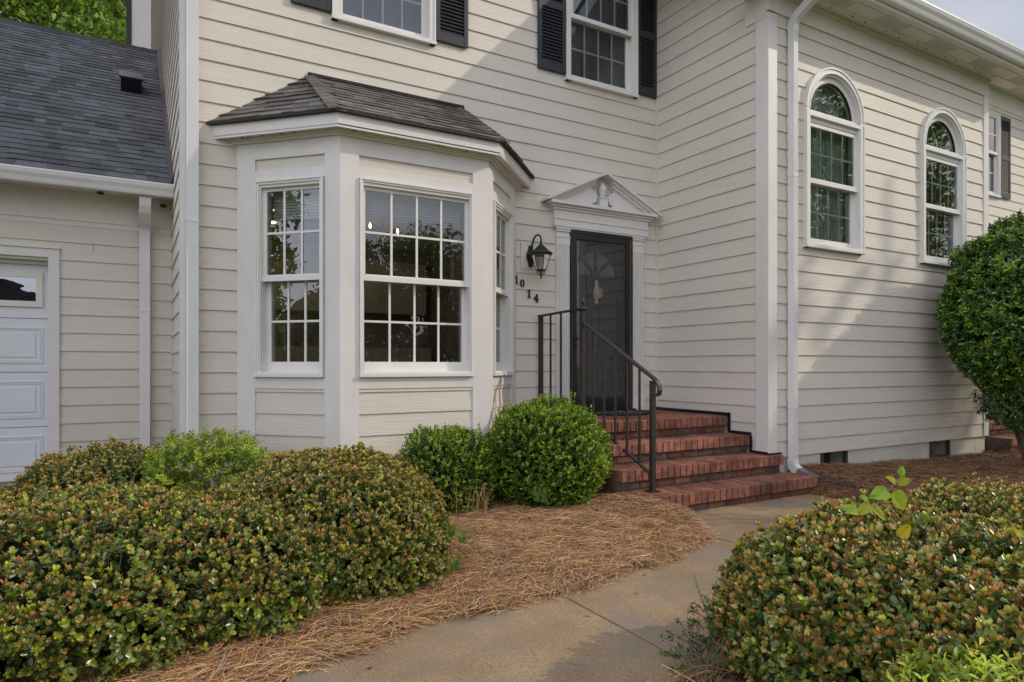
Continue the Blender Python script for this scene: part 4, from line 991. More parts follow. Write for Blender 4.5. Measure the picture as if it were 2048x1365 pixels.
for i in range(14):
    x = XB+.3+i*.31+rnd.uniform(-.08, .08); r_ = rnd.uniform(.006, .011); mb = MB(); mb.lathe(x, YC-.10-rnd.uniform(0, .05), [(r_*.4, 3.822), (r_, 3.826), (r_, 3.834)], 6); mb.build('mud_speck', M['nest'], house)
for (z, ds_o, xx0, xx1, yy0, yy1) in ((1.95, ds, dx0, dx1, dy0, dy1), (-.45, ds, dx0, dx1, dy0, dy1), (.55, gs, gx0, gx1, YG-.09, YG-.024), (-.85, gs, gx0, gx1, YG-.09, YG-.024), (1.2, ds2, .385, .475, YA-.105, YA-.028)):
    mb = MB(); mb.box(xx0-.003, xx1+.003, yy0-.003, yy1, z, z+.022); mb.build('strap', M['metal_white'], ds_o)
# closing walls
mb = MB(); mb.box(-6.7, -6.5, YG, 15.5, -1.3, 1.75); mb.box(-6.5, XL-.01, 15.3, 15.5, -1.3, 1.75)
mb.prism([(-6.6, YG, 1.75), (-6.6, ROy1, 4.7), (-6.6, 15.3, 1.8)], (.05, 0, 0)); mb.build('wall', M['siding'], gar)

# =================================================================== GROUND
FW = Vector((math.sin(TH), math.cos(TH), 0)); RT = Vector((math.cos(TH), -math.sin(TH), 0))
def at(u, v, t):
    """world point seen at pixel (u,v) of the 2048 wide photo at depth t"""
    return FW*t+RT*((u-1024)/FPX*t)+Vector((0, 0, -(v-731)/FPX*t))
def smooth(a, b, x): x = min(1, max(0, (x-a)/(b-a))); return x*x*(3-2*x)
def wob(x, y, f=1.0):
    return (math.sin(x*2.1*f+y*1.3*f)+math.sin(x*4.3*f-y*3.1*f+1)+.6*math.sin(x*8.7*f+y*7.3*f+2)+.4*math.sin(-x*15*f+y*17*f))/3
mb = MB(); mb.quad((-400, -400, -1.36), (400, -400, -1.36), (400, 400, -1.36), (-400, 400, -1.36)); o = mb.build('ground', M['grass']); tag(o, kind='structure')
# walk edge next to the left bed
EDGE = [(-7, 2.35), (-1, 2.45), (.5, 2.72), (1.18, 2.97), (1.98, 2.98), (2.8, 3.15), (3.4, 3.30), (3.66, 3.48), (3.86, 3.80), (4.08, 4.13)]
def edge_y(x):
    for (a, b) in zip(EDGE[:-1], EDGE[1:]):
        if a[0] <= x <= b[0]: return a[1]+(b[1]-a[1])*(x-a[0])/(b[0]-a[0])
    return EDGE[0][1] if x < EDGE[0][0] else 4.13+(x-4.08)*3
def bed_h(x, y):
    d = y-edge_y(x)+.03*math.sin(x*9)+.02*math.sin(x*23)
    h = -1.30+.055*smooth(-.08, .06, d)+.05*smooth(.05, .8, d)+.07*smooth(2.2, 4.5, d)+(.018*wob(x, y)+.016*wob(x, y, 2.3))*smooth(-.05, .3, d)
    q = math.hypot((x-3.72)/.42, (y-4.25)/.55); h += .075*(1-smooth(.2, 1.2, q))      # straw heaped against the lowest step
    return h
mb = MB(); nx, ny = 150, 110; x0, x1, y0, y1 = -.85, 4.16, 2.3, 7.9
for i in range(nx+1):
    for j in range(ny+1):
        x = x0+(x1-x0)*i/nx; y = y0+(y1-y0)*j/ny; mb.v.append((x, y, bed_h(x, y))); mb.c.append(None)
for i in range(nx):
    for j in range(ny): a = i*(ny+1)+j; mb.f.append((a, a+ny+1, a+ny+2, a+1))
o = mb.build('planting_bed', M['soil'], smooth=True); tag(o, kind='structure')
mb = MB(); mb.quad((-7, 2.3, -1.262), (-.84, 2.3, -1.262), (-.84, 5.2, -1.235), (-7, 5.2, -1.235)); o = mb.build('planting_bed', M['soil']); tag(o, kind='structure')
def bedr_h(x, y):
    d = min(x-5.73, 30); e = smooth(-.05, .30, d); h = -1.30+.05*smooth(-.06, .06, d)+e*(.10*smooth(2.0, 4.5, y)*(1-.55*smooth(6.5, 9.5, x))+.012*wob(x, y)+.05*smooth(3.9, 4.5, y)*(1-smooth(6.3, 7.2, x))+.02)
    return h
mb = MB(); nx, ny = 120, 60; x0, x1, y0, y1 = 5.66, 14, .0, 6.1
for i in range(nx+1):
    for j in range(ny+1):
        x = x0+(x1-x0)*i/nx; y = y0+(y1-y0)*j/ny; mb.v.append((x, y, bedr_h(x, y))); mb.c.append(None)
for i in range(nx):
    for j in range(ny): a = i*(ny+1)+j; mb.f.append((a, a+ny+1, a+ny+2, a+1))
o = mb.build('planting_bed', M['soil_dark'], smooth=True); tag(o, kind='structure')
def bedf_h(x, y):
    e = 2.03+.05*math.sin(x*1.7+1)-.06*smooth(2.2, 1.2, x); d = e-y
    return -1.30+.05*smooth(-.05, .05, d)+.03*smooth(.1, .6, d)+.012*wob(x, y)
mb = MB(); nx, ny = 90, 50; x0, x1, y0, y1 = 1.35, 5.75, .0, 2.15
for i in range(nx+1):
    for j in range(ny+1):
        x = x0+(x1-x0)*i/nx; y = y0+(y1-y0)*j/ny; mb.v.append((x, y, bedf_h(x, y)*smooth(.9, 1.5, x)+(1-smooth(.9, 1.5, x))*-1.32)); mb.c.append(None)
for i in range(nx):
    for j in range(ny): a = i*(ny+1)+j; mb.f.append((a, a+ny+1, a+ny+2, a+1))
o = mb.build('planting_bed', M['soil'], smooth=True); tag(o, kind='structure')
# concrete walk: slabs with open joints
mb = MB(); J = [-7.7, -6.05, -4.4, -2.75, -1.12, .52, 2.035, 3.69]; yf = 1.92
def slab(pts):
    z = -1.262
    top = [(x, y, z) for x, y in pts]; c_ = Vector((sum(p[0] for p in pts)/len(pts), sum(p[1] for p in pts)/len(pts), z))
    ins = [tuple(Vector(p)+(c_-Vector(p)).normalized()*.006+Vector((0, 0, .004))) for p in top]
    i = len(mb.v); n = len(top); mb.v += [(x, y, -1.36) for x, y in pts]+[(x, y, z-.0) for x, y in pts]+ins; mb.c += [None]*(3*n)
    mb.f.append(tuple(range(i+2*n, i+3*n)))
    for k in range(n):
        for l in (0, 1): a, b = i+l*n+k, i+l*n+(k+1) % n; mb.f.append((a, b, b+n, a+n))
for a, b in zip(J[:-1], J[1:]): slab([(a+.006, yf), (b-.006, yf), (b-.006, 3.75), (a+.006, 3.75)])
slab([(3.696, 1.92), (4.715, 1.92), (4.715, 4.20), (3.9, 4.20), (3.696, 3.9)]); slab([(4.721, 1.92), (5.74, 1.92), (5.74, 4.20), (4.721, 4.20)])
o = mb.build('walkway', M['concrete']); tag(o, kind='structure')
mb = MB(); mb.quad((-7.7, 1.95, -1.272), (5.75, 1.95, -1.272), (5.75, 3.7, -1.272), (-7.7, 3.7, -1.272)); o = mb.build('walkway_joints', M['joint']); tag(o, kind='structure')
mb = MB(); mb.quad((-12, 5.2, -1.20), (-.84, 5.2, -1.20), (-.84, 7.55, -1.135), (-12, 7.55, -1.135)); mb.quad((-12, 5.2, -1.20), (-12, -9, -1.30), (-7.7, -9, -1.30), (-7.7, 5.2, -1.20)); o = mb.build('driveway', M['asphalt']); tag(o, kind='structure')
mb = MB(); mb.box(-12, -.5, 7.55, 8.6, -1.3, -1.125); o = mb.build('driveway_apron', M['concrete']); tag(o, kind='structure')
mb = MB(); mb.quad((-200, -14, -1.345), (200, -14, -1.345), (200, -8, -1.345), (-200, -8, -1.345)); o = mb.build('road', M['asphalt']); tag(o, kind='structure')

# ------------------------------------------------------------------ drain pipe
pp = empty('drain_pipe', (5.95, 4.2, -1.2), 'ribbed black drain pipe running from the downspout into the straw', 'drain pipe')
mb = MB(); bend(mb, [(5.925, 4.40, -1.10), (5.94, 4.34, -1.125), (5.955, 4.26, -1.15), (5.965, 4.20, -1.165)], .052, .048, (1, 0, 0)); mb.build('adapter', mat('grey_plastic', (.16, .16, .17), .5, .4), pp)
mb = MB(); pts = []; rad = []
P_ = [Vector(p) for p in ((5.965, 4.22, -1.165), (5.97, 4.02, -1.17), (5.985, 3.75, -1.19), (6.01, 3.48, -1.22), (6.06, 3.2, -1.215), (6.16, 2.9, -1.28))]
for a, b in zip(P_[:-1], P_[1:]):
    for i in range(28): pts.append(a.lerp(b, i/28)); rad.append(.056 if (i//2) % 2 else .049)
mb.tube(pts, rad, 14); mb.build('hose', M['pipe'], pp, smooth=False)

# =================================================================== PLANT TOOLS
def np_mesh(name, verts, faces4, cols, m, parent=None, smooth=True):
    me = bpy.data.meshes.new(name); nv, nf = len(verts), len(faces4); k = faces4.shape[1]
    me.vertices.add(nv); me.vertices.foreach_set('co', verts.astype(np.float32).ravel())
    me.loops.add(nf*k); me.loops.foreach_set('vertex_index', faces4.astype(np.int32).ravel())
    me.polygons.add(nf); me.polygons.foreach_set('loop_start', np.arange(0, nf*k, k, dtype=np.int32)); me.polygons.foreach_set('loop_total', np.full(nf, k, dtype=np.int32))
    me.update(calc_edges=True); me.materials.append(m)
    a = me.color_attributes.new('Col', 'FLOAT_COLOR', 'POINT'); a.data.foreach_set('color', np.c_[cols, np.ones(nv)].astype(np.float32).ravel())
    if smooth: me.polygons.foreach_set('use_smooth', np.ones(nf, dtype=bool))
    o = bpy.data.objects.new(name, me); C.objects.link(o)
    if parent: o.parent = parent; o.matrix_parent_inverse = parent_inv(parent)
    return o
def nrm(a): return a/np.maximum(np.linalg.norm(a, axis=-1, keepdims=True), 1e-9)
def leaves(base, dirn, up, L, W, col, fold=.18, droop=.12):
    """six point leaves, two quads either side of a midrib"""
    n = len(base); d = nrm(dirn); s = nrm(np.cross(d, up)); u = np.cross(s, d); L = L[:, None]; W = W[:, None]
    tip = base+d*L-u*L*droop; lift = u*W*fold
    l1 = base+d*L*.38+s*W*.42+lift; l2 = base+d*L*.74+s*W*.46+lift-u*L*droop*.4; r1 = base+d*L*.38-s*W*.42+lift; r2 = base+d*L*.74-s*W*.46+lift-u*L*droop*.4
    V = np.stack([base, r1, r2, tip, l2, l1], 1).reshape(-1, 3); i = np.arange(n)[:, None]*6
    F = np.concatenate([i+np.array([[0, 1, 2, 3]]), i+np.array([[0, 3, 4, 5]])], 0)
    return V, F, np.repeat(col, 6, 0)
def leaves4(base, dirn, up, L, W, col, fold=.2):
    n = len(base); d = nrm(dirn); s = nrm(np.cross(d, up)); u = np.cross(s, d); L = L[:, None]; W = W[:, None]
    V = np.stack([base, base+d*L*.55-s*W*.5+u*W*fold, base+d*L, base+d*L*.55+s*W*.5+u*W*fold], 1).reshape(-1, 3)
    return V, np.arange(n)[:, None]*4+np.array([[0, 1, 2, 3]]), np.repeat(col, 4, 0)
def join(parts):
    V, F, K = [], [], []; o = 0
    for v, f, k in parts: V.append(v); F.append(f+o); K.append(k); o += len(v)
    return np.concatenate(V), np.concatenate(F), np.concatenate(K)
def nwob(p, f, seed=0):
    x, y, z = p[:, 0]*f+seed, p[:, 1]*f+seed*1.7, p[:, 2]*f-seed
    return (np.sin(x*1.7+y*2.3)+np.sin(y*3.1-z*2.2+1)+np.sin(z*3.7+x*2.9+2)+.6*np.sin(x*6.1-y*5.3+z*4)+.5*np.sin(y*9+z*8.2-x*7))/4
def shell(ells, n, pw=2.3, floor=-1.27, bump=.04, bf=3.0, seed=0, zmin=None):
    """random points and outward normals on the union of super ellipsoids (cx,cy,cz,rx,ry,rz)"""
    out, nor = [], []; areas = np.array([e[3]*e[4]+e[4]*e[5]+e[3]*e[5] for e in ells]); areas = areas/areas.sum()
    for e, a in zip(ells, areas):
        m = int(n*a); d = nrm(RNG.normal(size=(m, 3))); q = (np.abs(d)**pw).sum(1)**(-1/pw); loc = d*q[:, None]
        R3 = np.array(e[3:6]); g = np.sign(loc)*np.abs(loc)**(pw-1)/R3; nn = nrm(g); p = loc*R3+np.array(e[:3])
        p = p+nn*(nwob(p, bf, seed)*bump)[:, None]; keep = p[:, 2] > floor
        for e2 in ells:
            if e2 is e: continue
            l2 = (p-np.array(e2[:3]))/np.array(e2[3:6]); keep &= (np.abs(l2)**pw).sum(1) > .985
        out.append(p[keep]); nor.append(nn[keep])
    return np.concatenate(out), np.concatenate(nor)
def pick(pal, n, jit=.18):
    pal = np.array(pal); c = pal[RNG.integers(0, len(pal), n)]; return np.clip(c*(1+RNG.uniform(-jit, jit, (n, 1)))+RNG.uniform(-.006, .006, (n, 3)), .002, 1)
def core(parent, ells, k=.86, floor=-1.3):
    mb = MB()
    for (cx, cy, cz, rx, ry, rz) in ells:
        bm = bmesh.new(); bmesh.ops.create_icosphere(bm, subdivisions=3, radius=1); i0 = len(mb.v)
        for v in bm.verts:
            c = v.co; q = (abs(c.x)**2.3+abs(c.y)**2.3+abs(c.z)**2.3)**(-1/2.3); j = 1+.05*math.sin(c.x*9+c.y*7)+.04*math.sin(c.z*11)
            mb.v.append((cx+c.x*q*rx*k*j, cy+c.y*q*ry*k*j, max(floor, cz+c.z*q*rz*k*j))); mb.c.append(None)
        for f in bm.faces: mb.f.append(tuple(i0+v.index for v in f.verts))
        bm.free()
    return mb.build('shade_core', M['core'], parent, smooth=True)
def twigs(parent, pts, nor, m='twig', L=.12, r=.0022):
    mb = MB()
    for p, n in zip(pts, nor):
        p = Vector(p); n = Vector(n); a = p-n*L; k = Vector(RNG.normal(size=3))*.25; b = p-n*L*.4+k*L*.4; c = p+n*.01+k*L*.2; mb.tube([a, b, c], [r*1.4, r, r*.6], 4, caps=False)
    o = mb.build('twigs', M[m], parent); o['kind'] = 'stuff'; return o
DG = [(.101, .154, .028), (.139, .191, .037), (.234, .276, .069), (.122, .175, .045), (.059, .095, .019), (.255, .255, .053), (.075, .122, .023)]
YGc = [(.375, .425, .056), (.450, .475, .062), (.300, .375, .050)]
BZ = [(.54, .26, .07), (.44, .21, .065), (.60, .36, .12), (.46, .35, .07), (.54, .42, .10), (.32, .15, .05), (.62, .48, .20), (.50, .27, .10), (.46, .40, .08)]
def hawthorn(label, ells, nshoot, scale=1.0, bz=.62, group='hawthorn shrubs in the planting beds', yg=.10, seed=0, fl=10):
    cx, cy = ells[0][0], ells[0][1]
    t = empty('hawthorn_shrub', (cx, cy, -1.25), label, 'shrub', group)
    P, N = shell(ells, nshoot, bump=.045, bf=4.0, seed=seed)
    P = P+N*(nwob(P, 13, seed+2)*.034)[:, None]; kk = nwob(P, 9, seed+8) > -.86; P, N = P[kk], N[kk]
    n = len(P); depth = RNG.uniform(0, 1, n)**1.4; P = P+N*(.022-.095*depth)[:, None]+RNG.normal(size=(n, 3))*.008
    A = nrm(N+np.array([0, 0, .65])+RNG.normal(size=(n, 3))*.38)
    parts = []
    tone = nwob(P, 2.2, seed+5)[:, None]
    ph = RNG.uniform(0, 6.28, n); ref = nrm(np.cross(A, RNG.normal(size=(n, 3)))); ref2 = np.cross(A, ref)
    isyg = (RNG.uniform(0, 1, n) < yg*.5+.35*(nwob(P, 5, seed+4) > .72)+.18*(P[:, 2] < -1.0)*(RNG.uniform(size=n)>.3))
    for k in range(7):
        a = ph+k*2.4; rad = ref*np.cos(a)[:, None]+ref2*np.sin(a)[:, None]; h = RNG.uniform(-.035, .012, (n, 1)); el = RNG.uniform(.25, 1.5, (n, 1))
        d = nrm(rad+A*el); L = RNG.uniform(.028, .046, n)*scale; col = pick(DG, n, .40); col = np.where(isyg[:, None], pick(YGc, n)*RNG.uniform(.6, 1, (n, 1)), col)
        col = col*(1+.15*tone)
        parts.append(leaves(P+A*h, d, A, L, L*RNG.uniform(.56, .72, n), np.clip(col, .004, 1), fold=.16, droop=RNG.uniform(-.12, .15)))
    nb = RNG.uniform(0, 1, n) < np.clip(bz*(.55+.6*smooth_np(-.2, .5, N[:, 2]))+.55*nwob(P, 3.3, seed+6), 0, 1)*(depth < .72)
    m = nb.sum(); Pb, Ab, r1, r2, phb, yb = P[nb], A[nb], ref[nb], ref2[nb], ph[nb], isyg[nb]
    cb = pick(BZ, m, .2)
    for k in range(6):
        a = phb+k*1.9; rad = r1*np.cos(a)[:, None]+r2*np.sin(a)[:, None]; d = nrm(Ab+rad*RNG.uniform(.15, .55, (m, 1)))
        L = RNG.uniform(.026, .044, m)*scale; col = cb*RNG.uniform(.8, 1.15, (m, 1)); col = np.where(yb[:, None], pick(YGc, m)*1.25, col)
        parts.append(leaves(Pb+Ab*.006, d, Ab+rad, L, L*RNG.uniform(.32, .44, m), np.clip(col, .004, 1), fold=.22, droop=-.05))
    V, F, K = join(parts); np_mesh('foliage', V, F, K, M['leaf'], t)
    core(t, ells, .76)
    idx = RNG.choice(n, min(n, 240), replace=False); twigs(t, P[idx], A[idx], L=.10)
    # small pinkish flower clusters
    if fl:
        vis = np.where((depth < .25) & (N[:, 2] > -.3))[0]; sel = RNG.choice(vis, min(len(vis), fl), replace=False); mb = MB()
        for i in sel:
            c = Vector(P[i])+Vector(A[i])*.022
            for j in range(9):
                q = c+Vector(RNG.normal(size=3))*.012
                u_ = Vector(RNG.normal(size=3)).normalized(); w_ = u_.orthogonal().normalized(); v_ = u_.cross(w_)
                mb.poly([q+(w_*math.cos(1.2566*s_)+v_*math.sin(1.2566*s_))*.0055*scale for s_ in range(5)])
        mb.build('blossom', M['flower'], t)
    return t
def smooth_np(a, b, x): x = np.clip((x-a)/(b-a), 0, 1); return x*x*(3-2*x)
def fine_shrub(name, label, cat, ells, nshoot, pal, pal2, Lr, group=None, k=6, bump=.05, bf=4, seed=0, upw=.4, wr=.5, depthr=.10, gap=0.0, corek=.82, m='leaf_small', floor=-1.24, four=True, parent=None, pw=2.3, ntw=150):
    cx, cy = ells[0][0], ells[0][1]
    t = parent or empty(name, (cx, cy, floor), label, cat, group)
    P, N = shell(ells, nshoot, bump=bump, bf=bf, seed=seed, floor=floor, pw=pw)
    if gap: keep = nwob(P, bf*1.6, seed+9) > -1+gap; P, N = P[keep], N[keep]
    n = len(P); depth = RNG.uniform(0, 1, n)**1.5; P = P+N*(.02-depthr*depth)[:, None]+RNG.normal(size=(n, 3))*.008
    A = nrm(N+np.array([0, 0, upw])+RNG.normal(size=(n, 3))*.45); ref = nrm(np.cross(A, RNG.normal(size=(n, 3)))); ref2 = np.cross(A, ref); ph = RNG.uniform(0, 6.28, n)
    tone = nwob(P, 2.6, seed+3)[:, None]; young = RNG.uniform(0, 1, n) < .42+.2*tone[:, 0]; parts = []
    for j in range(k):
        a = ph+j*2.4; rad = ref*np.cos(a)[:, None]+ref2*np.sin(a)[:, None]; h = (j/k-.7)*Lr[1]*1.5
        d = nrm(rad+A*RNG.uniform(.35, 1.5, (n, 1))); L = RNG.uniform(Lr[0], Lr[1], n)
        col = np.where((young & (depth < .5))[:, None], pick(pal2, n, .2), pick(pal, n, .25))*(1+.12*tone)
        fn = leaves4 if four else leaves
        parts.append(fn(P+A*h, d, A, L, L*wr*RNG.uniform(.85, 1.15, n), np.clip(col, .004, 1)))
    V, F, K = join(parts); np_mesh('foliage', V, F, K, M[m], t, smooth=False)
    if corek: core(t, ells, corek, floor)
    idx = RNG.choice(n, min(n, ntw), replace=False); twigs(t, P[idx], A[idx], L=.12, r=.002)
    return t

# =================================================================== SHRUBS
HG = 'low hawthorn shrubs with bronze new leaves'
hawthorn('rounded bronze tipped shrub in front of the bay window, touching the straw', [(1.06, 4.05, -1.04, .61, .80, .47), (.95, 4.38, -1.06, .50, .50, .40)], 21000, .64, .95, HG, seed=1, fl=22)
hawthorn('wide low bronze tipped shrub filling the lower left corner', [(-.30, 3.72, -1.05, .80, .80, .40), (.34, 3.74, -1.08, .60, .66, .36), (-.15, 4.35, -1.10, .80, .65, .34), (-1.1, 3.3, -1.08, .7, .75, .38)], 31000, .68, .8, HG, yg=.2, seed=2, fl=16)
hawthorn('bronze tipped shrub in front of the garage downspout', [(-.22, 5.85, -1.05, .54, .50, .40), (-.62, 5.25, -1.15, .5, .5, .28), (-.2, 5.3, -1.17, .5, .5, .24)], 11500, .64, .95, HG, seed=3, fl=6)
hawthorn('nearest bronze tipped shrub at lower right beside the walk', [(2.60, 1.48, -1.02, .64, .62, .40), (2.5, .85, -1.05, .6, .5, .36)], 20000, .68, .85, HG, yg=.08, seed=4, fl=14)
hawthorn('bronze tipped shrub farther back along the right edge of the photo', [(4.12, 1.72, -1.08, .72, .72, .38), (4.9, 1.3, -1.08, .7, .7, .38)], 15000, .67, 1.1, HG, yg=.12, seed=5, fl=8)
hawthorn('bronze tipped shrub at the right edge between the two others', [(3.45, .95, -1.03, .66, .70, .41), (4.1, .6, -1.05, .6, .5, .38)], 15000, .68, .85, HG, seed=6, fl=6)

BXG = [(.060, .115, .014), (.085, .155, .018), (.12, .20, .025), (.045, .09, .014)]
BXY = [(.28, .38, .035), (.36, .44, .04), (.22, .33, .03), (.44, .50, .08)]
fine_shrub('boxwood', 'smaller clipped green boxwood in front of the bay corner', 'shrub', [(2.25, 5.03, -.92, .345, .34, .38)], 5200, BXG, BXY, (.015, .025), 'clipped boxwoods by the steps', k=6, bump=.055, bf=5.5, seed=11, upw=.5, wr=.62, pw=2.9)
fine_shrub('boxwood', 'larger round green boxwood hiding the foot of the railing', 'shrub', [(3.17, 4.90, -.80, .505, .51, .47)], 10500, BXG, BXY, (.015, .026), 'clipped boxwoods by the steps', k=6, bump=.065, bf=5, seed=12, upw=.5, wr=.60)
# a few shoots standing out of the boxwoods
bx = [o for o in C.objects if o.name.startswith('boxwood') and o.type == 'EMPTY']
parts = []
for (u, v0, v1, t) in ((1022, 812, 775, 5.75), (1140, 812, 782, 5.7), (1150, 815, 786, 5.72), (1183, 845, 812, 5.65), (1080, 803, 790, 5.7), (960, 862, 848, 5.5)):
    a, b = np.array(at(u, v0, t)), np.array(at(u+RNG.uniform(-4, 4), v1, t)); n = 34; f = RNG.uniform(0, 1, (n, 1)); A = np.tile(nrm(b-a), (n, 1))
    rad = nrm(RNG.normal(size=(n, 3))); L = RNG.uniform(.014, .024, n); V, F, K = leaves4(a+(b-a)*f, nrm(rad+A*.6), A+rad*.1, L, L*.5, pick(BXY, n)); np_mesh('shoot', V, F, K, M['leaf_small'], bx[0] if u == 960 else [q for q in bx if q.type == 'EMPTY'][-1])
# loose bright shrub by the left corner
LGp = [(.13, .20, .028), (.17, .25, .03), (.20, .28, .035)]; LGy = [(.36, .44, .045), (.42, .48, .06), (.30, .40, .04), (.40, .40, .07)]
t_ = fine_shrub('azalea', 'airy yellow green azalea with bare stems beside the corner downspout', 'shrub', [(.50, 5.45, -.68, .36, .33, .18), (.28, 5.40, -.78, .22, .25, .18), (.70, 5.35, -.76, .22, .24, .18)], 2600, LGp, LGy, (.022, .038), k=6, bump=.05, bf=7, seed=13, wr=.42, gap=.55, corek=0, depthr=.16, floor=-1.02, four=False, m='leaf_small')
mb = MB()
for i in range(16):
    a = RNG.uniform(0, 6.28); r_ = RNG.uniform(.1, .36); x, y = .48+.04*math.cos(a), 5.42+.04*math.sin(a); q = Vector((.48+r_*math.cos(a), 5.40+r_*.9*math.sin(a), RNG.uniform(-.75, -.56)))
    mb.tube([(x, y, -1.2), Vector((x, y, -1.2)).lerp(q, .5)+Vector((RNG.normal()*.03, RNG.normal()*.03, .0)), q], [.008, .005, .0025], 5)
mb.build('stem', M['twig'], t_)
# low yellow green plant at the lower right corner
fine_shrub('azalea', 'pale yellow green azalea tips at the lower right corner', 'shrub', [(1.95, .84, -1.03, .30, .26, .24)], 1700, [(.20, .26, .04)], [(.48, .56, .08), (.56, .62, .12), (.38, .46, .06)], (.020, .034), k=7, seed=14, wr=.36, corek=.6, four=False, floor=-1.25)
t_ = fine_shrub('sapling', 'small green privet sapling leaning over the walk edge', 'plant', [(2.03, 1.98, -1.17, .12, .12, .10), (2.12, 1.90, -1.05, .14, .13, .12)], 200, [(.04, .10, .02), (.06, .13, .025)], [(.10, .18, .03)], (.014, .022), k=6, seed=15, wr=.5, corek=0, floor=-1.26, four=False)
parts = []; mb = MB()
for (p, q, n) in ((at(1432, 1290, 2.72), at(1388, 1150, 2.68), 40), (at(1425, 1295, 2.7), at(1412, 1190, 2.72), 26), (at(1440, 1300, 2.72), at(1452, 1215, 2.7), 24)):
    a, b = np.array(p), np.array(q); f = np.linspace(0.05, 1, n)[:, None]; A = np.tile(nrm(b-a), (n, 1)); rad = nrm(RNG.normal(size=(n, 3)))
    L = RNG.uniform(.015, .024, n)*(1.1-.5*f[:, 0]); parts.append(leaves(a+(b-a)*f, nrm(rad+A*.5), A+rad*.1, L, L*.5, pick([(.05, .12, .03), (.09, .17, .04)], n)*(1+f*1.2))); mb.tube([Vector(a), Vector(b)], [.003, .0012], 5)
V, F, K = join(parts); np_mesh('shoots', V, F, K, M['leaf_small'], t_); mb.build('stem', M['twig'], t_)
# clipped round shrub with visible stems, right
TPd = [(.030, .080, .012), (.045, .11, .016), (.07, .15, .02), (.035, .09, .018)]; TPy = [(.18, .33, .03), (.25, .40, .04), (.14, .28, .03)]
t_ = fine_shrub('holly', 'tall round clipped holly on bare stems at the right edge', 'shrub', [(8.97, 3.50, .62, .92, .92, 1.02)], 12500, TPd, TPy, (.034, .056), k=7, bump=.10, bf=3.2, seed=16, upw=.35, wr=.45, depthr=.16, four=False, floor=-1.2, corek=.84, m='leaf')
# ragged lower skirt
fine_shrub('holly', '', '', [(8.92, 3.48, -.40, .60, .58, .34)], 2400, TPd, TPd, (.026, .042), k=6, bump=.1, bf=4, seed=17, wr=.45, depthr=.2, four=False, floor=-.95, corek=0, gap=.6, m='leaf', parent=t_)
mb = MB()
for i in range(7):
    a = i*.9; q = Vector((8.85+.30*math.cos(a), 3.5+.30*math.sin(a), -.2)); b_ = Vector((8.80+.05*math.cos(a), 3.48+.05*math.sin(a), -1.24))
    mb.tube([b_, b_.lerp(q, .5)+Vector((.03*math.sin(i*3), .03, 0)), q], [.030, .022, .016], 7)
mb.build('stem', M['bark'], t_)
# grass like leaves behind the left shrub
def blades(name, label, cat, spots, cols, h, wdt, nper, lean=.6):
    t = empty(name, spots[0], label, cat); V, F, K = [], [], []; o = 0
    for (x, y, z) in spots:
        for i in range(nper):
            a = RNG.uniform(0, 6.28); L = h*RNG.uniform(.5, 1.1); l = lean*RNG.uniform(.2, 1.3); d = np.array([math.cos(a), math.sin(a), 0]); s = np.array([-math.sin(a), math.cos(a), 0])*wdt/2; p = np.array([x, y, z])+d*RNG.uniform(0, .03); c = pick(cols, 1)[0]
            for k in range(5):
                f = k/4; q = p+d*l*L*f*f+np.array([0, 0, L*(f-.45*l*f*f)]); w_ = 1-f*.85; V += [q-s*w_, q+s*w_]; K += [c, c]
                if k < 4: F.append([o, o+1, o+3, o+2])
                o += 2
    np_mesh('blade', np.array(V), np.array(F), np.array(K), M['leaf_small'], t); return t
blades('lily_clump', 'strappy green leaves between the two left shrubs', 'plant', [(.14, 5.35, -1.15), (.05, 5.2, -1.15), (.22, 5.1, -1.15)], [(.06, .13, .03), (.09, .16, .035)], .42, .022, 14)
blades('weed', 'thin green weed tuft at the foot of the larger boxwood', 'weed', [tuple(at(1075, 1002, 5.25)), tuple(at(1090, 1005, 5.25))], [(.07, .17, .03), (.10, .22, .04)], .17, .007, 16)
blades('weed', 'bright weed sprawling from the shrub onto the straw', 'weed', [tuple(at(900, 1075, 3.95)), tuple(at(925, 1085, 3.95)), tuple(at(880, 1100, 3.9)), tuple(at(905, 1140, 3.75))], [(.10, .22, .03), (.15, .28, .05)], .13, .010, 26, 1.0)
blades('weed', 'tiny weed growing in the crack under the lowest step', 'weed', [tuple(at(1408, 1017, 5.85))], [(.08, .16, .03)], .05, .008, 10, 1.2)
# climbing vine sprays with large pale leaves
def heart(p, d, up, L, W, col):
    d, up = Vector(d).normalized(), Vector(up); s = d.cross(up).normalized(); u = s.cross(d); V = [p]
    prof = [(.0, 0), (-.06, .22), (.05, .42), (.30, .5), (.6, .36), (.85, .14)]
    r = [p+d*L*a+s*W*b+u*W*b*.25 for a, b in prof[1:]]; l = [p+d*L*a-s*W*b+u*W*b*.25 for a, b in prof[1:]]; t = p+d*L-u*L*.12
    mid = p+d*L*.45-u*L*.03
    return r, l, t, mid
def vine(label, stem, lv, col=((.30, .38, .03), (.22, .33, .03), (.36, .36, .03))):
    t = empty('vine', stem[0], label, 'vine'); mb = MB(); mb.tube(stem, [.0022]*len(stem), 5); mb.build('stem', M['twig'], t)
    for (u, v, dpt, ang, L) in lv:
        mb = MB()
        p = at(u, v, dpt); a = R(ang); d = RT*math.cos(a)+Vector((0, 0, 1))*math.sin(a)+FW*RNG.uniform(-.5, .3); up = Vector((0, 0, 1))+RT*RNG.uniform(-.5, .5)-FW*.9
        L *= .86; r, l, tp, mid = heart(p, d, up, L, L*.74, None); c = tuple(pick(col, 1)[0])
        for side in (r, l):
            q = [p]+side+[tp]
            for i in range(len(q)-1): mb.poly([mid, q[i], q[i+1]], c)
        mb.build('leaf', M['leaf_small'], t, smooth=True)
    return t
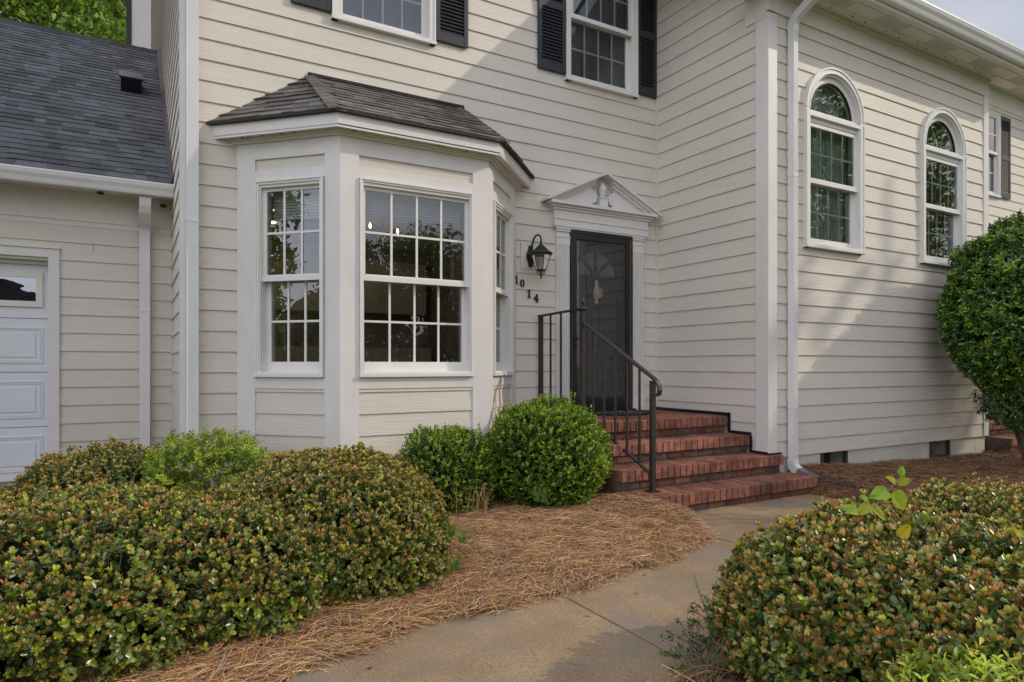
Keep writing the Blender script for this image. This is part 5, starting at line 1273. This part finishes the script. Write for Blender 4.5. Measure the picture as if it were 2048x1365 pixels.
vine('bright vine with large pale leaves rising from the nearest right shrub', [at(1800, 1100, 2.5), at(1760, 1060, 2.52), at(1745, 1020, 2.55), at(1775, 985, 2.58), at(1800, 955, 2.6)],
     [(1745, 1018, 2.55, -35, .110), (1790, 985, 2.57, -62, .100), (1740, 1012, 2.55, 215, .075), (1735, 1000, 2.56, 160, .05), (1775, 984, 2.58, 195, .10), (1797, 968, 2.6, 25, .060), (1790, 965, 2.6, 150, .055), (1802, 950, 2.6, 75, .045), (1805, 958, 2.6, 100, .04), (1715, 1025, 2.55, 165, .085)])
vine('yellowing vine leaves poking through the nearest right shrub', [at(1850, 1165, 2.35), at(1838, 1120, 2.36), at(1805, 1060, 2.4)],
     [(1800, 1075, 2.38, 60, .07), (1795, 1090, 2.38, -80, .08), (1755, 1110, 2.36, 110, .05), (1760, 1112, 2.36, -70, .06), (1838, 1150, 2.32, 40, .085), (1845, 1125, 2.32, 110, .06), (1838, 1145, 2.32, 200, .05), (1835, 1165, 2.3, -60, .05), (1775, 1120, 2.36, -60, .045), (1808, 1062, 2.4, 30, .05), (1850, 1120, 2.32, 20, .08)], ((.32, .40, .03), (.50, .38, .02), (.24, .34, .03)))
vine('yellow vine leaves at the right edge above the shrubs', [at(2050, 1100, 2.3), at(2044, 1075, 2.3)], [(2044, 1080, 2.3, 130, .07), (2046, 1095, 2.3, -110, .06), (2040, 1070, 2.3, 160, .05)], ((.45, .40, .02), (.30, .40, .03)))
vine('vine leaves catching light on the lower left shrub', [at(60, 1120, 2.85), at(80, 1060, 2.95), at(100, 1040, 3.0)],
     [(30, 1060, 2.9, 150, .055), (48, 1085, 2.9, 20, .06), (78, 1060, 2.9, 70, .06), (82, 1062, 2.9, 10, .05), (100, 1105, 2.85, 70, .06), (104, 1100, 2.85, -60, .06), (10, 1095, 2.85, 100, .05), (60, 1050, 2.95, 170, .07), (5, 1085, 2.9, -80, .05), (32, 1115, 2.85, 190, .06)], ((.28, .34, .03), (.20, .30, .03), (.42, .30, .03)))

# =================================================================== PINE STRAW
def straw(name, label, n, sampler, hfun, pal, L=(.09, .19), wdt=.0019, parent=None, lift=.02, swirl=1.0, flat=.35):
    P = sampler(n); n = len(P); z = np.array([hfun(x, y) for x, y in P]); th = swirl*2.2*nwob(np.c_[P, np.zeros(n)], 2.2, 3)+RNG.normal(size=n)*.75+.3
    Ls = RNG.uniform(L[0], L[1], n); d = np.c_[np.cos(th), np.sin(th), RNG.normal(size=n)*.10]; side = np.c_[-np.sin(th), np.cos(th), np.zeros(n)]; cv = RNG.normal(size=(n, 1))*.22
    c = np.c_[P, z+RNG.uniform(.0, lift, n)**1.0]; K = pick(pal, n, .25); V = np.zeros((n, 5, 2, 3)); hz = RNG.uniform(.0, .30, (n, 1)); wd = wdt*RNG.uniform(.7, 1.4, (n, 1))
    vert = nrm(np.cross(side, d)); roll = RNG.uniform(-1, 1, (n, 1)); ws = nrm(side+vert*roll)
    for k in range(5):
        f = k/4-.5; p = c+d*(Ls[:, None]*f)+side*(cv*Ls[:, None]*(f*f*4-1)*.5)+np.array([0, 0, 1])*(hz*Ls[:, None]*(.25-f*f)*flat*4)
        V[:, k, 0] = p-ws*wd*.5; V[:, k, 1] = p+ws*wd*.5
    V = V.reshape(-1, 3); i = np.arange(n)[:, None]*10; F = np.concatenate([i+np.array([[2*k, 2*k+1, 2*k+3, 2*k+2]]) for k in range(4)])
    o = np_mesh(name, V, F, np.repeat(K, 10, 0), M['straw'], parent, smooth=False); tag(o, label, 'pine straw', kind='stuff'); return o
def samp_left(n):
    out = []; 
    x = RNG.uniform(-.3, 4.1, n*2); y = RNG.uniform(2.4, 5.4, n*2); e = np.array([edge_y(a) for a in x]); d = y-e
    prob = smooth_np(-.10, .03, d+RNG.normal(size=n*2)*.045+.03*np.sin(x*7)+.02*np.sin(x*17))
    keep = (RNG.uniform(size=n*2) < prob) & ~((((x-1.1)/.55)**2+((y-4.1)/.72)**2) < 1) & ~((((x+.2)/.8)**2+((y-3.9)/.75)**2) < 1) & ((d > -.06) | (RNG.uniform(size=n*2) < .25)) & ~((x > 3.66) & (y > 4.15))
    return np.c_[x, y][keep][:n]
STR = [(.52, .27, .10), (.44, .22, .08), (.60, .35, .14), (.32, .16, .07), (.20, .11, .07), (.52, .38, .26), (.34, .25, .19), (.72, .45, .20), (.24, .13, .07)]
straw('pine_straw', 'golden brown pine straw between the left shrubs and the walk', 70000, samp_left, bed_h, STR, lift=.028)
def samp_right(n):
    x = RNG.uniform(5.70, 12.0, n); y = RNG.uniform(2.0, 4.52, n); return np.c_[x, y][(x > 5.76+RNG.normal(size=n)*.03)]
STR2 = [(.24, .115, .055), (.19, .09, .045), (.30, .16, .08), (.15, .075, .04), (.34, .20, .11)]
straw('pine_straw', 'older reddish brown pine straw along the wing foundation', 34000, samp_right, bedr_h, STR2, L=(.10, .20), wdt=.0026, lift=.03)
def samp_front(n):
    x = RNG.uniform(1.5, 5.6, n); y = RNG.uniform(.3, 2.1, n); e = 2.03+.05*np.sin(x*1.7+1); return np.c_[x, y][y < e+RNG.normal(size=n)*.035]
straw('pine_straw', 'pine straw under the right shrubs at the walk edge', 9000, samp_front, bedf_h, STR, lift=.03)
# dry stems hanging out of the smaller boxwood
ds_ = empty('dead_grass', at(955, 1010, 5.2), 'dry orange grass stalks at the foot of the smaller boxwood', 'dead grass')
mb = MB()
for i in range(46):
    u = RNG.choice([RNG.uniform(945, 975), RNG.uniform(840, 960)]); p = at(u, RNG.uniform(1010, 1035), 5.1); h = RNG.uniform(.06, .24); l = RNG.normal()*.05
    c = tuple(pick(STR, 1)[0]); mb.tube([p, p+Vector((l*.4, 0, h*.6)), p+Vector((l, RNG.normal()*.03, h))], [.0022, .0018, .001], 3, col=c, caps=False)
mb.build('stalk', M['straw'], ds_)
# a few leaves and needles fallen on the concrete
mb = MB()
for i in range(60):
    x, y = RNG.uniform(.4, 5.5), RNG.uniform(1.95, 4.0)
    if y > edge_y(x)-.05 or y < 2.02: continue
    a = RNG.uniform(0, 6.28); L = RNG.uniform(.04, .10) if i % 4 else .02; w_ = .0015 if i % 4 else .008; d = Vector((math.cos(a), math.sin(a), 0)); s = Vector((-math.sin(a), math.cos(a), 0))*w_; p = Vector((x, y, -1.2545))
    c = tuple(pick([(.25, .13, .06), (.12, .07, .04)], 1)[0]); m_ = p+d*L*.5+s*6*RNG.normal()*.3; mb.quad(p-s, p+s, m_+s, m_-s, c); mb.quad(m_-s, m_+s, p+d*L+s*.4, p+d*L-s*.4, c)
o = mb.build('litter', M['straw']); tag(o, 'scattered needles and leaf bits on the concrete walk', 'litter', kind='stuff')

# =================================================================== TREES
def tree(name, label, x, y, h, r, cz, n, pal, pal2, ls, group=None, cr=None, seed=0, trunk=.22, clump=26, base=-1.36, rz=None, sp=.42):
    t = empty(name, (x, y, base), label, 'tree', group); rz = rz or r*.9; rnd = np.random.default_rng(seed)
    mb = MB(); mb.tube([(x, y, base), (x+.1, y, base+(cz-base)*.5), (x, y+.1, cz+rz*.5)], [trunk, trunk*.75, trunk*.25], 9); limbs = []
    cl = nrm(rnd.normal(size=(clump*3, 3)))*(rnd.uniform(.25, 1, (clump*3, 1))**.5); cl = cl*np.array([r, r, rz])+np.array([x, y, cz])
    for c in cl[::3]:
        s = Vector((x, y, max(base+1, min(cz, c[2]-r*.5)))); e = Vector(c); mb.tube([s, s.lerp(e, .5)+Vector((0, 0, -.1*r)), e], [trunk*.35, trunk*.2, trunk*.06], 5, caps=False)
    mb.build('trunk', M['bark'], t)
    k = rnd.integers(0, len(cl), n); rr = r*sp*rnd.uniform(.55, 1.1, len(cl))[k]
    off = nrm(rnd.normal(size=(n, 3)))*(rnd.uniform(0, 1, (n, 1))**.45)*rr[:, None]*np.array([1, 1, .75]); P = cl[k]+off
    d = nrm(rnd.normal(size=(n, 3))+np.array([0, 0, -.2])); up = nrm(rnd.normal(size=(n, 3))+np.array([0, 0, 1.2])); L = rnd.uniform(ls*.7, ls*1.3, n)
    tone = rnd.uniform(.75, 1.2, len(cl))[k][:, None]; col = np.where(rnd.uniform(size=(n, 1)) < .4, pick(pal2, n), pick(pal, n))*tone
    V, F, K = leaves4(P, d, up, L, L*.55, np.clip(col, .004, 1)); np_mesh('crown', V, F, K, M['leaf_tree'], t, smooth=False); return t
TG = [(.10, .18, .04), (.13, .21, .05), (.09, .15, .04)]; TY = [(.26, .36, .05), (.32, .40, .07), (.20, .31, .05)]; TB = [(.16, .16, .06), (.12, .13, .05)]
tree('broadleaf_tree', 'bright green tree rising behind the garage roof', -3.2, 24.5, 14, 4.2, 9.6, 42000, TG, TY, .19, seed=1, clump=46)
tree('broadleaf_tree', 'duller green tree behind the bright one, next to the house', .3, 27.5, 15, 3.6, 12.5, 22000, TG, TB, .18, seed=2, clump=30)
tree('broadleaf_tree', 'bright tree at far left behind the garage', -9, 22, 13, 4.2, 8.5, 14000, TG, TY, .22, seed=3, clump=30)
RG = 'trees across the street reflected in the windows'
for i, (x, y, r, cz, rz, n, lab) in enumerate([
    (7.0, -15, 2.4, 2.4, 2.9, 9000, 'thin crowned tree across the street reflected left in the wide bay window'),
    (11.8, -17, 3.2, 2.9, 3.5, 13000, 'full tree across the street reflected right in the wide bay window'),
    (16.5, -18, 3.6, 2.6, 3.2, 10000, 'tree across the street past the end of the bay reflection'),
    (-14, 5.6, 2.7, 3.6, 5.0, 14000, 'tall bright tree beyond the driveway reflected in the left bay window'),
    (-19, -1.5, 3.2, 1.6, 2.6, 8000, 'low tree beyond the driveway behind the brown neighbour house'),
    (27, -9, 4.8, 6.5, 6.5, 16000, 'tall tree across the street reflected in the nearer arched window'),
    (33, -13, 5.2, 7.5, 7.5, 16000, 'tallest tree across the street reflected in the farther arched window'),
    (1.5, -19, 3.0, 1.8, 2.6, 8000, 'tree directly across the street behind the camera')]):
    tree('street_tree', lab, x, y, 10, r, cz, n, TG, TY if i in (3, 5, 6) else TB, .26, RG, seed=20+i, clump=26, rz=rz)
tree('shade_tree', 'small round tree outside the right edge, shading the brick steps and the walk', 10.3, .85, 4, 1.05, 2.2, 5200, TG, TY, .085, seed=51, clump=14, rz=1.45, trunk=.06, sp=.34)
sp_ = empty('shade_tree', (19.4, -2.2, -1.36), 'tall open tree beyond the right edge, streaking the wing wall with shade', 'tree')
mb = MB(); mb.tube([(19.4, -2.2, -1.36), (19.3, -2.1, 5), (18.8, -1.7, 10.5)], [.16, .12, .04], 9); V, F, K = [], [], []; rs = np.random.default_rng(5); parts = []
for i in range(25):
    xw, zw = rs.uniform(5.7, 10.2), rs.uniform(-1.3, 1.25); sd_ = rs.uniform(5.6, 7.4); an = R(rs.uniform(40, 62)); ln = rs.uniform(.5, 1.5); wdh = rs.uniform(.06, .17)
    c = np.array([xw, YC, zw])+np.array([1.78, -1.0, 1.33])*sd_; dv = np.array([math.cos(an), rs.uniform(-.2, .2), math.sin(an)]); n = int(ln*wdh*900)
    f = rs.uniform(-.5, .5, (n, 1)); P = c+dv*ln*f+rs.normal(size=(n, 3))*wdh*.5*(1-abs(f)); d = nrm(rs.normal(size=(n, 3))+dv); up = nrm(rs.normal(size=(n, 3))); L = rs.uniform(.10, .18, n)
    parts.append(leaves4(P, d, up, L, L*.5, pick(TG+TY, n))); e0 = Vector(c-dv*ln*.5); mb.tube([e0, Vector(c+dv*ln*.5)], [.018, .006], 5); mb.tube([(19.3, -2.1, e0.z-1.0), e0], [.04, .018], 5)
mb.build('trunk', M['bark'], sp_); V, F, K = join(parts); np_mesh('crown', V, F, K, M['leaf_tree'], sp_, smooth=False)

# neighbour house reflected in the left bay window
nb = empty('neighbour_house', (-24, .8, -1.3), 'brown neighbour house with steep gabled roof beyond the driveway', 'house')
mb = MB(); mb.box(-29, -21, -5, 2.4, -1.4, .5); mb.prism([(-21, -5, .5), (-21, 2.4, .5), (-21, .0, 2.9), (-21, -2.6, 2.9)][:4], (-.1, 0, 0)); mb.build('wall', M['rbrick'], nb)
mb = MB()
for (y0, z0, y1, z1) in ((2.8, .3, -.5, 3.2), (-5.4, .3, -.5, 3.2)): mb.prism([(-20.6, y0, z0), (-20.6, y1, z1), (-20.6, y1, z1+.15), (-20.6, y0, z0+.15)], (-9, 0, 0))
mb.build('roof', M['rroof'], nb)
nb = empty('neighbour_house', (-6, -28, -1.35), 'pale house with dark gabled roof across the street behind the camera', 'house')
mb = MB(); mb.box(-12, 0, -36, -28, -1.35, 1.2); mb.prism([(-12.4, -28, 1.0), (.4, -28, 1.0), (-6, -28, 4.4)], (0, -8, 0)); mb.build('wall', M['siding'], nb)
mb = MB()
for sgn in (-1, 1): mb.prism([(-6, -27.6, 4.42), (-6+sgn*7.4, -27.6, .62), (-6+sgn*7.4, -27.6, .78), (-6, -27.6, 4.62)], (0, -9, 0))
mb.prism([(-12.2, -27.9, 1.1), (.2, -27.9, 1.1), (-6, -27.9, 4.3)], (0, .1, 0))
mb.build('roof', mat('dark_roofing', (.05, .052, .06), .9, .2, noise=[((1, 1, 3), .2, 4)]), nb)
print('objects', len(C.objects), 'verts', sum(len(o.data.vertices) for o in C.objects if o.type == 'MESH'))
